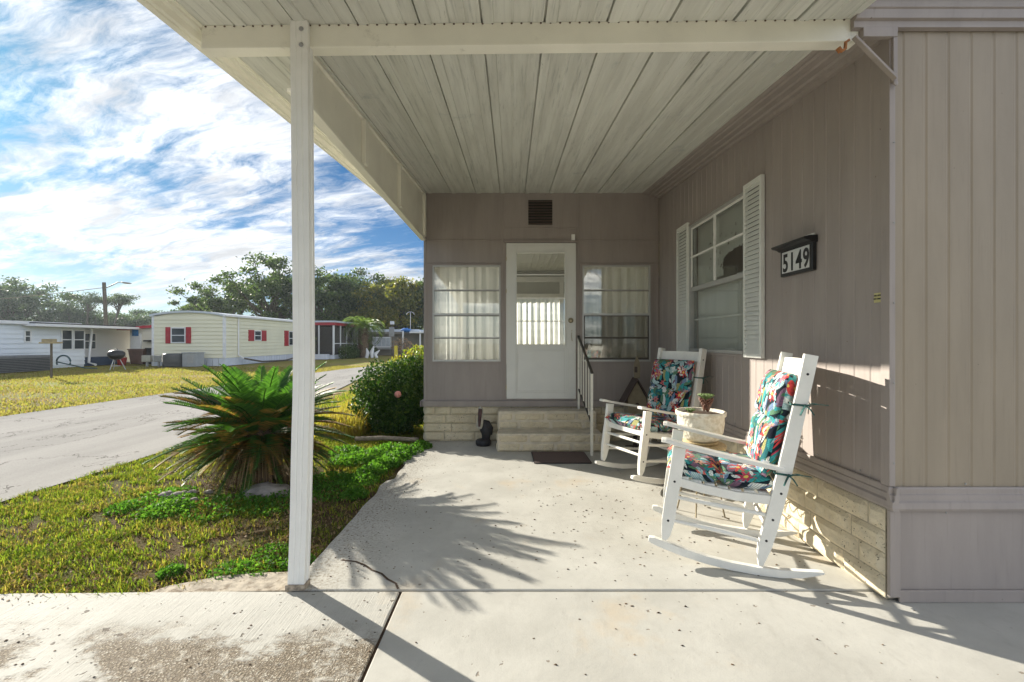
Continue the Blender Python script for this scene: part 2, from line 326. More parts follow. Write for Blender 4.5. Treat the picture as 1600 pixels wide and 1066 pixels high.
# floral cushion cloth (pattern in metres on the UV map)
def floral():
    m, t, b = newmat('floral_cushion_cloth')
    uv = t.node('ShaderNodeUVMap').outputs[0]
    uv = t.vm('MULTIPLY', uv, (.70, .70, 1.)); wob = t.vm('SCALE', t.vm('SUBTRACT', t.noise(uv, 22, 2, .5, out=1), (.5, .5, .5))); wob.node.inputs['Scale'].default_value = .012
    uvw = t.vm('ADD', uv, wob)
    def cell(scale, loc, rnd=.9):
        q = t.mapping(uvw, loc=(*loc, 0))
        v = t.node('ShaderNodeTexVoronoi', voronoi_dimensions='2D'); t.put(v, 'Vector', q); v.inputs['Scale'].default_value = scale
        v.inputs['Randomness'].default_value = rnd
        d = t.vm('SUBTRACT', q, v.outputs['Position'])
        cc = t.node('ShaderNodeSeparateColor'); t.put(cc, 0, v.outputs['Color'])
        x, y, _ = t.xyz(d)[:3]
        return x, y, t.vm('LENGTH', d, out=1), cc.outputs
    def leaf(scale, loc, L, wd, colors, base, keep=0.0):
        x, y, r, c = cell(scale, loc)
        a = t.m('MULTIPLY', c[0], 6.28)
        ca, sa = t.m('COSINE', a), t.m('SINE', a)
        lx = t.m('ADD', t.m('MULTIPLY', x, ca), t.m('MULTIPLY', y, sa))
        ly = t.m('ABSOLUTE', t.m('SUBTRACT', t.m('MULTIPLY', y, ca), t.m('MULTIPLY', x, sa)))
        q = t.m('DIVIDE', lx, L); wdt = t.m('MULTIPLY', t.m('SUBTRACT', 1.0, t.m('MULTIPLY', q, q)), wd)
        mask = t.m('LESS_THAN', ly, wdt)
        if keep: mask = t.m('MULTIPLY', mask, t.m('GREATER_THAN', c[2], keep))
        col = t.ramp(c[1], colors, 'CONSTANT')
        vein = t.m('GREATER_THAN', t.m('SINE', t.m('ADD', t.m('MULTIPLY', lx, 520.), t.m('MULTIPLY', ly, -420.))), .35)
        mid = t.m('LESS_THAN', ly, .0012)
        col = t.mix(t.m('MULTIPLY', t.m('MAXIMUM', vein, mid), .42), col, (.02, .06, .09))
        return t.mix(mask, base, col)
    def flower(scale, loc, R0, n, colors, centre, base, keep):
        x, y, r, c = cell(scale, loc)
        a = t.m('ADD', t.m('ARCTAN2', y, x), t.m('MULTIPLY', c[0], 6.28))
        pet = t.m('ADD', .66, t.m('MULTIPLY', t.m('COSINE', t.m('MULTIPLY', a, n)), .34))
        rr = t.m('MULTIPLY', pet, R0)
        mask = t.m('MULTIPLY', t.m('LESS_THAN', r, rr), t.m('GREATER_THAN', c[2], keep))
        col = t.ramp(c[1], colors, 'CONSTANT')
        ln = t.m('GREATER_THAN', t.m('COSINE', t.m('MULTIPLY', a, n)), .93)
        col = t.mix(t.m('MULTIPLY', ln, .5), col, (.25, .02, .03))
        col = t.mix(t.m('LESS_THAN', r, R0*.2), col, centre)
        return t.mix(mask, base, col)
    g = [(0., (.015, .14, .15)), (.22, (.03, .27, .28)), (.42, (.10, .22, .12)), (.56, (.36, .52, .52)), (.72, (.16, .24, .38)), (.90, (.36, .34, .12))]
    g2 = [(0., (.04, .32, .33)), (.25, (.42, .58, .60)), (.45, (.09, .20, .09)), (.62, (.20, .10, .16)), (.76, (.72, .76, .72))]
    c = t.mix(t.step(t.noise(uvw, 10, 2), .4, .6), (.004, .009, .02), (.006, .02, .028))
    c = leaf(11, (0.3, .1), .062, .022, g, c)
    c = leaf(13, (3.3, 1.1), .052, .020, g2, c)
    c = leaf(15, (5.1, 4.2), .046, .013, g, c, .2)
    c = flower(10.5, (1.7, 2.9), .040, 8, [(0., (.55, .05, .05)), (.45, (.66, .16, .12)), (.75, (.42, .04, .09))], (.70, .55, .12), c, .42)
    c = flower(11, (7.7, 5.9), .026, 6, [(0., (.68, .34, .24)), (.5, (.62, .16, .16))], (.10, .03, .05), c, .62)
    c = flower(8, (9.1, .9), .030, 5, [(0., (.82, .80, .74)), (.75, (.75, .66, .30))], (.60, .36, .05), c, .50)
    c = leaf(21, (2.2, 8.8), .020, .007, g2, c, .35)
    t.put(b, 'Base Color', c); b.inputs['Roughness'].default_value = .85; b.inputs['Specular IOR Level'].default_value = .2
    b.inputs['Sheen Weight'].default_value = .1
    bump(t, b, t.noise(uv, 9, 4, .6), .5, .02)
    return m
M_FLORAL = floral()
M_TIE = simple('tie_cloth', (.03, .10, .09), .9, .6, 70)

# ---------------------------------------------------------------- mesh helper
class MB:
    def __init__(s): s.v = []; s.f = []; s.sm = []; s.uv = {}
    def add(s, vs, fs, smooth=False):
        o = len(s.v); s.v += [tuple(p) for p in vs]
        for f in fs: s.f.append(tuple(i+o for i in f)); s.sm.append(smooth)
        return s
    def box(s, x0, x1, y0, y1, z0, z1):
        return s.add([(x, y, z) for z in (z0, z1) for y in (y0, y1) for x in (x0, x1)],
              [(0, 2, 3, 1), (4, 5, 7, 6), (0, 1, 5, 4), (2, 6, 7, 3), (0, 4, 6, 2), (1, 3, 7, 5)])
    def hexa(s, pts):  # 8 points: bottom 4 (ccw), top 4
        return s.add(pts, [(3, 2, 1, 0), (4, 5, 6, 7), (0, 1, 5, 4), (1, 2, 6, 5), (2, 3, 7, 6), (3, 0, 4, 7)])
    def bar(s, p, q, w, h, up=(0, 0, 1)):
        return s.sweep([p, q], w, h, up)
    def sweep(s, path, w, h, up=(0, 0, 1), scale=None, smooth=False):
        path = [Vector(p) for p in path]; up = Vector(up); n = len(path); vs = []
        for i, p in enumerate(path):
            d = (path[min(i+1, n-1)] - path[max(i-1, 0)]).normalized()
            sd = d.cross(up); sd = sd.normalized() if sd.length > 1e-6 else Vector((1, 0, 0)); u = sd.cross(d).normalized()
            k = scale[i] if scale else (1, 1)
            a, b_ = w/2*k[0], h/2*k[1]
            vs += [p-sd*a-u*b_, p+sd*a-u*b_, p+sd*a+u*b_, p-sd*a+u*b_]
        fs = []
        for i in range(n-1):
            for j in range(4): fs.append((i*4+j, i*4+(j+1) % 4, (i+1)*4+(j+1) % 4, (i+1)*4+j))
        fs += [(3, 2, 1, 0), tuple((n-1)*4+j for j in range(4))]
        return s.add(vs, fs, smooth)
    def tube(s, path, r, n=8, cap=True):
        path = [Vector(p) for p in path]; N = len(path)
        rs = r if hasattr(r, '__len__') else [r]*N; vs = []
        ref = Vector((0, 0, 1)) if abs((path[-1]-path[0]).normalized().z) < .9 else Vector((1, 0, 0))
        for i, p in enumerate(path):
            d = (path[min(i+1, N-1)] - path[max(i-1, 0)]).normalized()
            a = d.cross(ref).normalized(); b_ = a.cross(d).normalized()
            for k in range(n):
                th = 2*math.pi*k/n; vs.append(p + (a*math.cos(th)+b_*math.sin(th))*rs[i])
        fs = [(i*n+k, i*n+(k+1) % n, (i+1)*n+(k+1) % n, (i+1)*n+k) for i in range(N-1) for k in range(n)]
        s.add(vs, fs, True)
        if cap: s.add(vs[:n], [tuple(range(n))[::-1]]); s.add(vs[-n:], [tuple(range(n))])
        return s
    def lathe(s, prof, c=(0, 0, 0), n=28, M=None, cap=True):
        vs = []
        for r, z in prof:
            for k in range(n):
                th = 2*math.pi*k/n; p = Vector((r*math.cos(th), r*math.sin(th), z))
                if M: p = M @ p
                vs.append((p.x+c[0], p.y+c[1], p.z+c[2]))
        fs = [(i*n+k, i*n+(k+1) % n, (i+1)*n+(k+1) % n, (i+1)*n+k) for i in range(len(prof)-1) for k in range(n)]
        s.add(vs, fs, True)
        if cap: s.add(vs[:n], [tuple(range(n))[::-1]]); s.add(vs[-n:], [tuple(range(n))])
        return s
    def prism(s, poly, d, smooth=False):
        """poly: 3D points of a planar outline, extruded by vector d"""
        n = len(poly); d = Vector(d); vs = [Vector(p) for p in poly] + [Vector(p)+d for p in poly]
        return s.add(vs, [tuple(range(n)), tuple(range(2*n-1, n-1, -1))] + [(i, i+n, (i+1) % n+n, (i+1) % n) for i in range(n)], smooth)
    def strip(s, A, B, smooth=False):
        n = len(A); return s.add(list(A)+list(B), [(i, i+1, n+i+1, n+i) for i in range(n-1)], smooth)
    def blob(s, c, r, seg=14, rings=9, M=None, jit=0.):
        vs = []; fs = []
        for i in range(rings+1):
            ph = math.pi*i/rings
            for k in range(seg):
                th = 2*math.pi*k/seg; p = Vector((math.sin(ph)*math.cos(th)*r[0], math.sin(ph)*math.sin(th)*r[1], math.cos(ph)*r[2]))
                if jit: p *= 1+jit*noise.noise(p*(6/max(r)))
                if M: p = M @ p
                vs.append(p+Vector(c))
        for i in range(rings):
            for k in range(seg): fs.append((i*seg+k, (i+1)*seg+k, (i+1)*seg+(k+1) % seg, i*seg+(k+1) % seg))
        return s.add(vs, fs, True)
    def build(s, name, mat, parent=None, bevel=0., uvs=None):
        me = bpy.data.meshes.new(name)
        off = rootloc(parent)
        vs = [(p[0]-off[0], p[1]-off[1], p[2]-off[2]) for p in s.v]
        me.from_pydata(vs, [], s.f); me.polygons.foreach_set('use_smooth', s.sm)
        me.materials.append(mat)
        if uvs is not None:
            ul = me.uv_layers.new(name='UVMap')
            for lp in me.loops: ul.data[lp.index].uv = uvs[lp.vertex_index]
        me.update()
        o = bpy.data.objects.new(name, me); COL.objects.link(o)
        if parent: o.parent = parent
        if bevel:
            bm = o.modifiers.new('bevel', 'BEVEL'); bm.width = bevel; bm.segments = 2; bm.limit_method = 'ANGLE'; bm.angle_limit = R(50)
            bm.harden_normals = False
        return o
def pieces(self, name, mat, parent=None, bevel=0.):
    """every connected piece becomes a part of its own"""
    par = list(range(len(self.v)))
    def find(i):
        while par[i] != i: par[i] = par[par[i]]; i = par[i]
        return i
    for f_ in self.f:
        for k_ in f_[1:]: par[find(k_)] = find(f_[0])
    grp = {}
    for f_, sm_ in zip(self.f, self.sm): grp.setdefault(find(f_[0]), []).append((f_, sm_))
    out = []
    for g_ in grp.values():
        ids = sorted({i for f_, _ in g_ for i in f_}); mp_ = {i: k_ for k_, i in enumerate(ids)}
        m_ = MB(); m_.v = [self.v[i] for i in ids]; m_.f = [tuple(mp_[i] for i in f_) for f_, _ in g_]; m_.sm = [q for _, q in g_]
        out.append(m_.build(name, mat, parent, bevel))
    return out
MB.pieces = pieces
def rootloc(o):
    p = Vector((0, 0, 0))
    while o is not None: p += o.location; o = o.parent
    return p
def tag(o, label, cat, group=None, kind=None):
    o['label'] = label; o['category'] = cat
    if group: o['group'] = group
    if kind: o['kind'] = kind
    return o
def struct(o): o['kind'] = 'structure'; return o
def thing(name, label, cat, loc=(0, 0, 0), group=None):
    o = bpy.data.objects.new(name, None); o.empty_display_size = .1; COL.objects.link(o); o.location = loc
    return tag(o, label, cat, group)
def copy_tree(o, parent=None):
    c = o.copy(); COL.objects.link(c); c.parent = parent
    for ch in list(o.children): copy_tree(ch, c)
    return c
def npmesh(name, V, Fq, mat, parent=None, k=4):
    """V (n,3), faces (m,k)"""
    me = bpy.data.meshes.new(name); off = np.array(rootloc(parent)); V = V-off
    me.vertices.add(len(V)); me.vertices.foreach_set('co', V.astype(np.float32).ravel())
    m_ = len(Fq); me.loops.add(m_*k); me.loops.foreach_set('vertex_index', Fq.astype(np.int32).ravel())
    me.polygons.add(m_); me.polygons.foreach_set('loop_start', np.arange(0, m_*k, k, dtype=np.int32))
    me.materials.append(mat); me.update(calc_edges=True)
    o = bpy.data.objects.new(name, me); COL.objects.link(o)
    if parent: o.parent = parent
    return o
def leaves(C, L, Wd, mat, name, parent=None, up=0.0, droop=0.0):
    """one rhombus leaf, folded, at each centre C (n,3) with random direction"""
    n = len(C); d = rng.normal(size=(n, 3)); d[:, 2] += up; d /= np.linalg.norm(d, axis=1)[:, None]
    e = rng.normal(size=(n, 3)); e -= (e*d).sum(1)[:, None]*d; e /= np.linalg.norm(e, axis=1)[:, None]
    L = (L*(.6+.8*rng.random(n)))[:, None]; Wd = Wd*(L/L.mean())
    nn = np.cross(d, e)
    V = np.stack([C-d*L/2, C+e*Wd/2+nn*Wd*.15, C+d*L/2, C-e*Wd/2+nn*Wd*.15], 1).reshape(-1, 3)
    return npmesh(name, V, np.arange(4*n).reshape(n, 4), mat, parent)
def at(u, v, Y): return Vector(((u-800)*Y/F, Y, CAMZ-(v-533)*Y/F))

# ================================================================= GROUND
mb = MB()
N = 60
xs = np.concatenate([np.linspace(-400, -30, 8), np.linspace(-26, -9.4, 12), [-8.9], [-4.2], np.linspace(-3.6, 3, 6), np.linspace(10, 400, 8)])
ys = np.concatenate([np.linspace(-200, -8, 6), np.linspace(-4, 26, 20), np.linspace(30, 600, 12)])
V = [(x, y, -0.03) for y in ys for x in xs]; nx = len(xs)
mb.add(V, [(j*nx+i, j*nx+i+1, (j+1)*nx+i+1, (j+1)*nx+i) for j in range(len(ys)-1) for i in range(nx-1)])
struct(mb.build('ground', M_SOILG))

def smoothpts(P, n=10):
    out = []
    for i in range(len(P)-1):
        p0 = Vector(P[max(i-1, 0)]); p1 = Vector(P[i]); p2 = Vector(P[i+1]); p3 = Vector(P[min(i+2, len(P)-1)])
        for k in range(n):
            t_ = k/n; out.append(.5*((2*p1)+(-p0+p2)*t_+(2*p0-5*p1+4*p2-p3)*t_*t_+(-p0+3*p1-3*p2+p3)*t_**3))
    out.append(Vector(P[-1])); return out
Lp = smoothpts([(-9.3, -40, 0), (-9.2, -30, 0), (-9.1, -20, 0), (-9.1, -10, 0), (-9.05, 0, 0), (-8.95, 8, 0), (-8.55, 14, 0), (-8.2, 19, 0), (-7.6, 23, 0), (-5.2, 25.3, 0), (0, 26.6, 0), (12, 27, 0)])
Rp = smoothpts([(-4.2, -40, 0), (-4.2, -30, 0), (-4.2, -20, 0), (-4.2, -10, 0), (-4.2, 0, 0), (-4.22, 7, 0), (-4.7, 12, 0), (-5.3, 16, 0), (-5.2, 18.7, 0), (-3.6, 20.6, 0), (0, 21.4, 0), (12, 22, 0)])
for i, p in enumerate(Rp): p.x += .05*noise.noise(Vector((0, p.y*.9, 3)))
mb = MB()
for q in (0,):
    mb.strip([p+Vector((0, 0, -.012)) for p in Lp], [p+Vector((0, 0, -.012)) for p in Rp])
struct(mb.build('street', M_ROAD))

# patio and driveway slabs (edges slightly uneven where the concrete crumbles)
JY = 2.385; JX = -.583
edge = [(-1.18+.03*noise.noise(Vector((0, y*4, 0)))+(.045 if 4.3 < y < 4.9 else 0)+(.10*max(0, (y-5.2)/.7)), y, 0) for y in np.linspace(JY+.014, 5.96, 60)]
mb = MB(); poly = [Vector(p) for p in edge] + [Vector((1.95, 5.96, 0)), Vector((1.95, JY+.014, 0))]
mb.prism(poly, (0, 0, -.1)); o = mb.build('patio', M_PATIO, bevel=.006); struct(o)
mb = MB()
mb.box(JX+.007, 9, -3.2, JY, -.1, -.002); o = mb.build('carport_floor', M_PATIO, bevel=.006); struct(o)
dp = [(x, 2.385 - .012*(-x-1.3)*(-x-1.3) - (.02*noise.noise(Vector((x*3, 0, 0))) if x < -1.3 else 0), -.002) for x in np.linspace(-1.1, -4.15, 40)]
mb = MB(); mb.prism([Vector(p) for p in [(JX-.007, -3.2, -.002), (JX-.007, 2.385, -.002)]+dp+[(-4.15, -3.2, -.002)]], (0, 0, -.1))
struct(mb.build('driveway', M_DRIVE, bevel=.006))
mb = MB(); mb.box(JX-.02, 1.9, JY-.006, JY+.020, -.06, -.014); mb.box(JX-.0065, JX+.0065, -3.2, JY-.007, -.06, -.010)
struct(mb.build('joint_filler', M_SOIL))
# broken scrap of concrete at the post
mb = MB(); sc = [(-1.165, 2.40), (-1.9, 2.37), (-1.85, 2.44), (-1.62, 2.55), (-1.42, 2.58), (-1.17, 2.60)]
mb.prism([Vector((x, y, -.004)) for x, y in sc][::-1], (0, 0, -.06))
struct(mb.build('broken_slab_edge', M_OLDC))
# crack in the patio corner: dark mineral line sunk in a raised hairline
mb = MB()
cp = [(-1.02, 2.72), (-.93, 2.70), (-.86, 2.66), (-.80, 2.60), (-.74, 2.56), (-.68, 2.50), (-.63, 2.455), (-.60, 2.40)]
cp = [(x+.012*noise.noise(Vector((i*.9, 0, 0))), y) for i, (x, y) in enumerate(cp)]
A = [(x-.004, y-.005, .0025) for x, y in cp]; B = [(x+.004, y+.006, .0025) for x, y in cp]
mb.strip(A, B); 
struct(mb.build('patio_crack', M_SOIL))
# coil-like scratch ring beside the post omitted from geometry: low worn ring
# debris
def scatter_chips(name, label, n, fn, mat, s0, s1):
    V = []; Fc = []
    for i in range(n):
        x, y, z0 = fn(); s = random.uniform(s0, s1); k = random.choice((4, 5, 6)); a0 = random.random()*6.3
        o = len(V)
        for j in range(k):
            a = a0+6.283*j/k; r = s*random.uniform(.5, 1.2)
            V.append((x+r*math.cos(a), y+r*math.sin(a)*.7, z0+.001))
        V.append((x, y, z0+s*random.uniform(.3, .8)))
        for j in range(k): Fc.append((o+j, o+(j+1) % k, o+k))
    o = npmesh(name, np.array(V), np.array(Fc), mat, k=3)
    return tag(o, label, 'debris', kind='stuff')
M_CHIP = leafmat('dry_leaf_bits', [(.03, .02, .012), (.09, .055, .03), (.20, .13, .07)], .8, 0, 3)
def f1():
    while 1:
        x = random.gauss(.75, .65); y = random.gauss(3.3, .9)
        if -1.0 < x < 1.75 and 2.45 < y < 5.2: return x, y, 0
scatter_chips('leaf_litter', 'small dry leaf bits scattered over the sunlit patio slab', 300, f1, M_CHIP, .003, .011)
def f3():
    while 1:
        x = -1.12+abs(random.gauss(0, .28)); y = random.uniform(2.5, 5.2)
        if x < .1: return x, y, 0
scatter_chips('edge_litter', 'dark dirt crumbs and leaf bits along the lawn edge of the patio', 420, f3, M_CHIP, .002, .008)
def f4():
    x = random.uniform(-3.6, -.6); y = random.uniform(1.2, 2.3); return x, y, -.002
scatter_chips('driveway_litter', 'small dark bits scattered over the worn driveway slab', 260, f4, M_CHIP, .002, .009)
def f2():
    while 1:
        x = random.gauss(.9, .6); y = random.uniform(1.3, 2.37)
        if -.5 < x < 2.2: return x, y, -.002
scatter_chips('leaf_litter', 'sparse dry leaf bits on the front carport slab', 60, f2, M_CHIP, .003, .010)

# ================================================================= GRASS
def blades(n, area, hmin, hmax, wd, mat, name, label, dens=None, z0=-.03, lean=.6):
    x0, x1, y0, y1 = area
    P = np.column_stack([rng.uniform(x0, x1, n), rng.uniform(y0, y1, n)])
    if dens is not None: P = P[dens(P)]
    n = len(P); h = rng.uniform(hmin, hmax, n); a = rng.uniform(0, 6.283, n); l = rng.uniform(.1, lean, n)*h
    d = np.column_stack([np.cos(a), np.sin(a)]); s = np.column_stack([-d[:, 1], d[:, 0]])*wd/2*(.6+.8*rng.random(n))[:, None]
    def P3(xy, z): return np.column_stack([xy, z])
    V = np.stack([P3(P-s, np.full(n, z0)), P3(P+s, np.full(n, z0)), P3(P+d*(l*.35)[:, None]+s*.9, z0+h*.62), P3(P+d*(l*.35)[:, None]-s*.9, z0+h*.62),
                  P3(P+d*l[:, None]+s*.12, z0+h*.95), P3(P+d*l[:, None]-s*.12, z0+h*.95)], 1).reshape(-1, 3)
    b0 = np.arange(n)*6
    Fq = np.concatenate([np.column_stack([b0, b0+1, b0+2, b0+3]), np.column_stack([b0+3, b0+2, b0+4, b0+5])])
    return tag(npmesh(name, V, Fq, mat), label, 'grass', kind='stuff')
def nz(P, s, o=0):
    # cheap smooth value noise via sines
    x, y = P[:, 0]*s+o, P[:, 1]*s-o
    return (np.sin(x*1.3+1.7*np.sin(y*.9))+np.sin(y*1.7+1.3*np.sin(x*1.1+2))+np.sin((x+y)*2.3+1)*.6)/2.6
def lawnmask(P):
    x, y = P[:, 0], P[:, 1]
    m = (x > -4.2-.04*np.sin(y*7)) & (x < -1.2) & ((y > 2.42) | (x < -1.9)) & (y > 2.36-.012*(-x-1.3)**2)
    m &= ~((x > -2.0+.1*np.sin(y*30)) & (y < 2.6-.25*np.maximum(0, (-x-1.45))/.4) & (y < 2.62))
    d = nz(P, 3.2)*.4+nz(P, 9, 2)*.5+nz(P, 23, 5)*.5
    p = np.clip(.42+d*.95, .03, 1)
    # bare shady strip near the slab and under the cycad
    p *= np.where((x > -1.9) & (y < 4.6), .28, 1) * np.where(np.hypot(x+2.45, y-4.4) < .6, .1, 1)
    return m & (rng.random(len(P)) < p)
blades(210000, (-4.25, -1.2, 2.15, 7.0), .014, .045, .0055, M_GRASS, 'lawn_grass', 'patchy yellow green lawn between the patio slab and the street', lawnmask, lean=1.7)
blades(22000, (-4.2, -1.25, 2.35, 6.5), .03, .065, .006, M_GRASS, 'grass_tufts', 'taller grass tufts standing out of the lawn beside the patio slab', lambda P: lawnmask(P) & (nz(P, 17, 3)+.6*nz(P, 41, 1) > .55), lean=1.2)
blades(16000, (-4.25, -1.2, 7.0, 16), .03, .08, .014, M_GRASS, 'lawn_grass', 'strip of lawn running beside the house toward the street bend', lambda P: (P[:, 0] > -4.2-np.maximum(0, P[:, 1]-7)*.1), lean=1.)
def farmask(P):
    x, y = P[:, 0], P[:, 1]; p = np.clip(.6+nz(P*np.array([.4, 1.]), 1.2)*.5+nz(P, 3.5)*.2, .05, 1)
    return (x < np.interp(y, [0, 8, 14, 19, 23], [-9.0, -8.97, -8.55, -8.2, -7.6])) & (rng.random(len(P)) < p) & (x > -1.25*y-2)
blades(110000, (-28, -8, 6.5, 23.5), .03, .075, .022, M_GRASSF, 'lawn_grass', 'sunlit yellow lawn across the street in front of the neighbouring homes', farmask, lean=1.2)
blades(9000, (-9.7, -7.5, 8, 24), .03, .08, .02, M_GRASSF, 'far_lawn_edge', 'tufts of grass along the far kerb of the street', lambda P: (P[:, 0] < np.interp(P[:, 1], [0, 8, 14, 19, 23], [-9.0, -8.97, -8.55, -8.2, -7.6])) & (P[:, 0] > -9.6), lean=1.)

# leafy ground cover
def cover(name, label, pts, n, hh, L, mat=None):
    C = []
    for i in range(n):
        x, y, r = random.choice(pts); a = random.random()*6.3; q = r*math.sqrt(random.random())
        k = 1-(q/r)**2
        C.append((x+q*math.cos(a), y+q*math.sin(a), -.02+random.random()*hh*(.35+.65*k)))
    o = leaves(np.array(C), L, L*.6, mat or M_WEED, name, up=.5)
    return tag(o, label, 'ground cover', kind='stuff')
cover('ivy_ground_cover', 'bright green leafy ground cover spilling onto the patio edge by the house corner',
      [(-1.45, 5.45, .25), (-1.25, 5.35, .20), (-1.6, 5.2, .25), (-1.3, 5.05, .18), (-1.75, 5.0, .25), (-1.35, 4.8, .16), (-1.4, 4.55, .15), (-1.95, 5.35, .2), (-1.12, 5.6, .14)], 7000, .11, .034)
cover('weed_patch', 'dark green weeds in the shade beneath the cycad',
      [(-1.9, 3.75, .30), (-2.3, 3.62, .30), (-1.55, 4.0, .25), (-1.45, 4.3, .2), (-2.7, 3.55, .2), (-1.75, 4.3, .25), (-1.35, 3.9, .12)], 5500, .07, .026)
cover('clover_patch', 'light green clover patch in the lawn left of the cycad', [(-2.95, 3.9, .22), (-3.05, 3.6, .14), (-2.75, 3.75, .15)], 1600, .06, .024)
cover('creeping_weed', 'creeping weeds over the broken slab edge beside the post', [(-1.45, 2.66, .13), (-1.62, 2.62, .12), (-1.28, 2.72, .10), (-1.95, 2.6, .07), (-1.5, 2.85, .12)], 1500, .05, .022)
cover('fallen_leaves', 'brown dead leaves in the bare strip beside the patio slab',
      [(-1.5, 3.3, .4), (-1.6, 3.9, .4), (-2.6, 3.9, .5), (-1.4, 2.9, .25), (-3.0, 3.2, .6), (-2.6, 2.5, .4), (-3.4, 2.4, .5), (-2.0, 2.9, .5)], 3500, .03, .022, M_STRAW)
mb = MB()
for i in range(9):
    c = Vector((random.uniform(-3.0, -2.55), random.uniform(3.72, 4.0), 0))
    s = random.uniform(.025, .055); mb.blob(c, (s*1.3, s, s*.6), 8, 5, jit=.5)
tag(mb.build('edging_stones', simple('stone', (.24, .22, .20), .9, .3, 12, .6, 30)), 'small grey stones in the soil at the foot of the cycad', 'stones', kind='stuff')
mb = MB(); mb.blob((-2.12, 3.95, 0), (.22, .12, .07), 14, 7, jit=.4)
tag(mb.build('garden_rock', MATS['stone']), 'flat grey rock lying under the front of the cycad', 'rock')
mb = MB(); mb.tube([(-2.05, 5.95, .03), (-1.7, 5.98, .035), (-1.22, 5.9, .03)], [.028, .03, .028], 8)
tag(mb.build('edging_log', simple('grey_log', (.30, .25, .20), .9, .3, 20, .5, 50)), 'thin grey edging log in front of the round shrub', 'log')

# ================================================================= HOME (taupe)
home = thing('mobile_home', 'taupe ribbed metal mobile home with enclosed porch room and white door', 'house', (1.92, 5.94, 0))
WX = 1.92; BY = 5.94; NY = 2.29; RX = -1.153
def ribbed(mb, p0, dirv, length, z0, z1, nrm, pitch=.1143, depth=.0035, ph=0., skip=None):
    """vertical-rib siding sheet: V grooves, sheet lies in plane, nrm = outward"""
    d = Vector(dirv).normalized(); nv = Vector(nrm); prof = [0.0]; off = [0.0]
    s = ph
    while s < length-.02:
        for ds, o_ in ((-.010, 0), (-.003, -depth), (.003, -depth), (.010, 0)):
            if 0 < s+ds < length: prof.append(s+ds); off.append(o_)
        s += pitch
    prof.append(length); off.append(0)
    P = Vector(p0)
    segs = [(z0, z1)]
    def strip(a, b_, zz0, zz1):
        pr = [a]+[q for q in prof if a < q < b_]+[b_]; of = [np.interp(q, prof, off) for q in pr]
        mb.strip([P+d*q+nv*o_+Vector((0, 0, zz0)) for q, o_ in zip(pr, of)], [P+d*q+nv*o_+Vector((0, 0, zz1)) for q, o_ in zip(pr, of)])
    if skip is None: strip(0, length, z0, z1)
    else:
        a, b_, c, e = skip
        strip(0, a, z0, z1); strip(b_, length, z0, z1); strip(a, b_, z0, c); strip(a, b_, e, z1)
# window wall (faces -x): from Y=2.29 to 5.94, window opening
WY0, WY1, WZ0, WZ1 = 3.722, 4.90, 1.20, 2.545
mb = MB(); ribbed(mb, (WX, NY, 0), (0, 1, 0), BY-NY, .57, 3.2, (-1, 0, 0), ph=.03, skip=(WY0-NY, WY1-NY, WZ0, WZ1))
mb.build('window_wall', M_TAUPE, home)
mb = MB(); ribbed(mb, (WX-.003, NY, 0), (1, 0, 0), 4.5, .57, 2.88, (0, -1, 0), ph=.05); mb.build('front_wall', taupe('bounce_tinted_taupe', (.315, .262, .195)), home)  # yellow bounce light off the slabs is put into this wall's colour
# hidden volume walls so that the rooms are closed
mb = MB(); mb.box(WX+.10, 6.4, 13.9, 14, 0, 3.3); mb.box(6.4, 6.5, NY+.05, 14, 0, 3.3)
mb.box(WX+.35, WX+.40, NY+.1, BY, .6, 3.1)  # inner partition: dark room behind the window
mb.build('rear_wall', M_TAUPE, home)
mb = MB(); mb.box(WX-.03, WX, NY-.012, NY+.045, .58, 2.88); mb.pieces('corner_trim', M_TRIM, home, .003)
# belt trim with a flared foot
def belt(mb, prof, p0, d, length, nrm):
    P = Vector(p0); d = Vector(d); nv = Vector(nrm)
    poly = [P+nv*o_+Vector((0, 0, z)) for o_, z in prof]; mb.prism(poly, d*length)
bp = [(0, .578), (.012, .578), (.016, .570), (.016, .545), (.022, .540), (.024, .515), (.034, .505), (.038, .478), (.030, .463), (0, .463)]
mb = MB(); belt(mb, bp, (WX, NY-.036, 0), (0, 1, 0), BY-NY, (-1, 0, 0)); belt(mb, bp, (WX-.036, NY, 0), (1, 0, 0), 4.5, (0, -1, 0)); mb.build('belt_trim', M_TRIM, home, .002)
mb = MB(); mb.box(WX+.02, 6.4, NY, NY+.02, .05, .465); mb.build('skirt_panel', M_TRIM, home)
mb = MB(); mb.box(WX+.02, 6.4, NY-.014, NY-.002, 0.0, .062); mb.box(WX-.035, WX+.018, NY-.022, NY-.002, .03, .462); mb.pieces('skirt_trim', M_TRIM, home, .003)
mb = MB()
for x in np.arange(WX+.25, 4.6, .45):
    mb.blob((x, NY-.016, .452), (.005, .004, .005), 8, 5); mb.blob((x+.1, NY-.012, .595), (.005, .004, .005), 8, 5)
for y in np.arange(2.5, 5.9, .35): mb.blob((WX-.008, y, .60), (.004, .005, .005), 8, 5)
for z in np.arange(.7, 2.8, .4): mb.blob((WX-.016, NY-.022, z), (.004, .004, .004), 8, 5)
mb.pieces('screw', M_GREY, home)
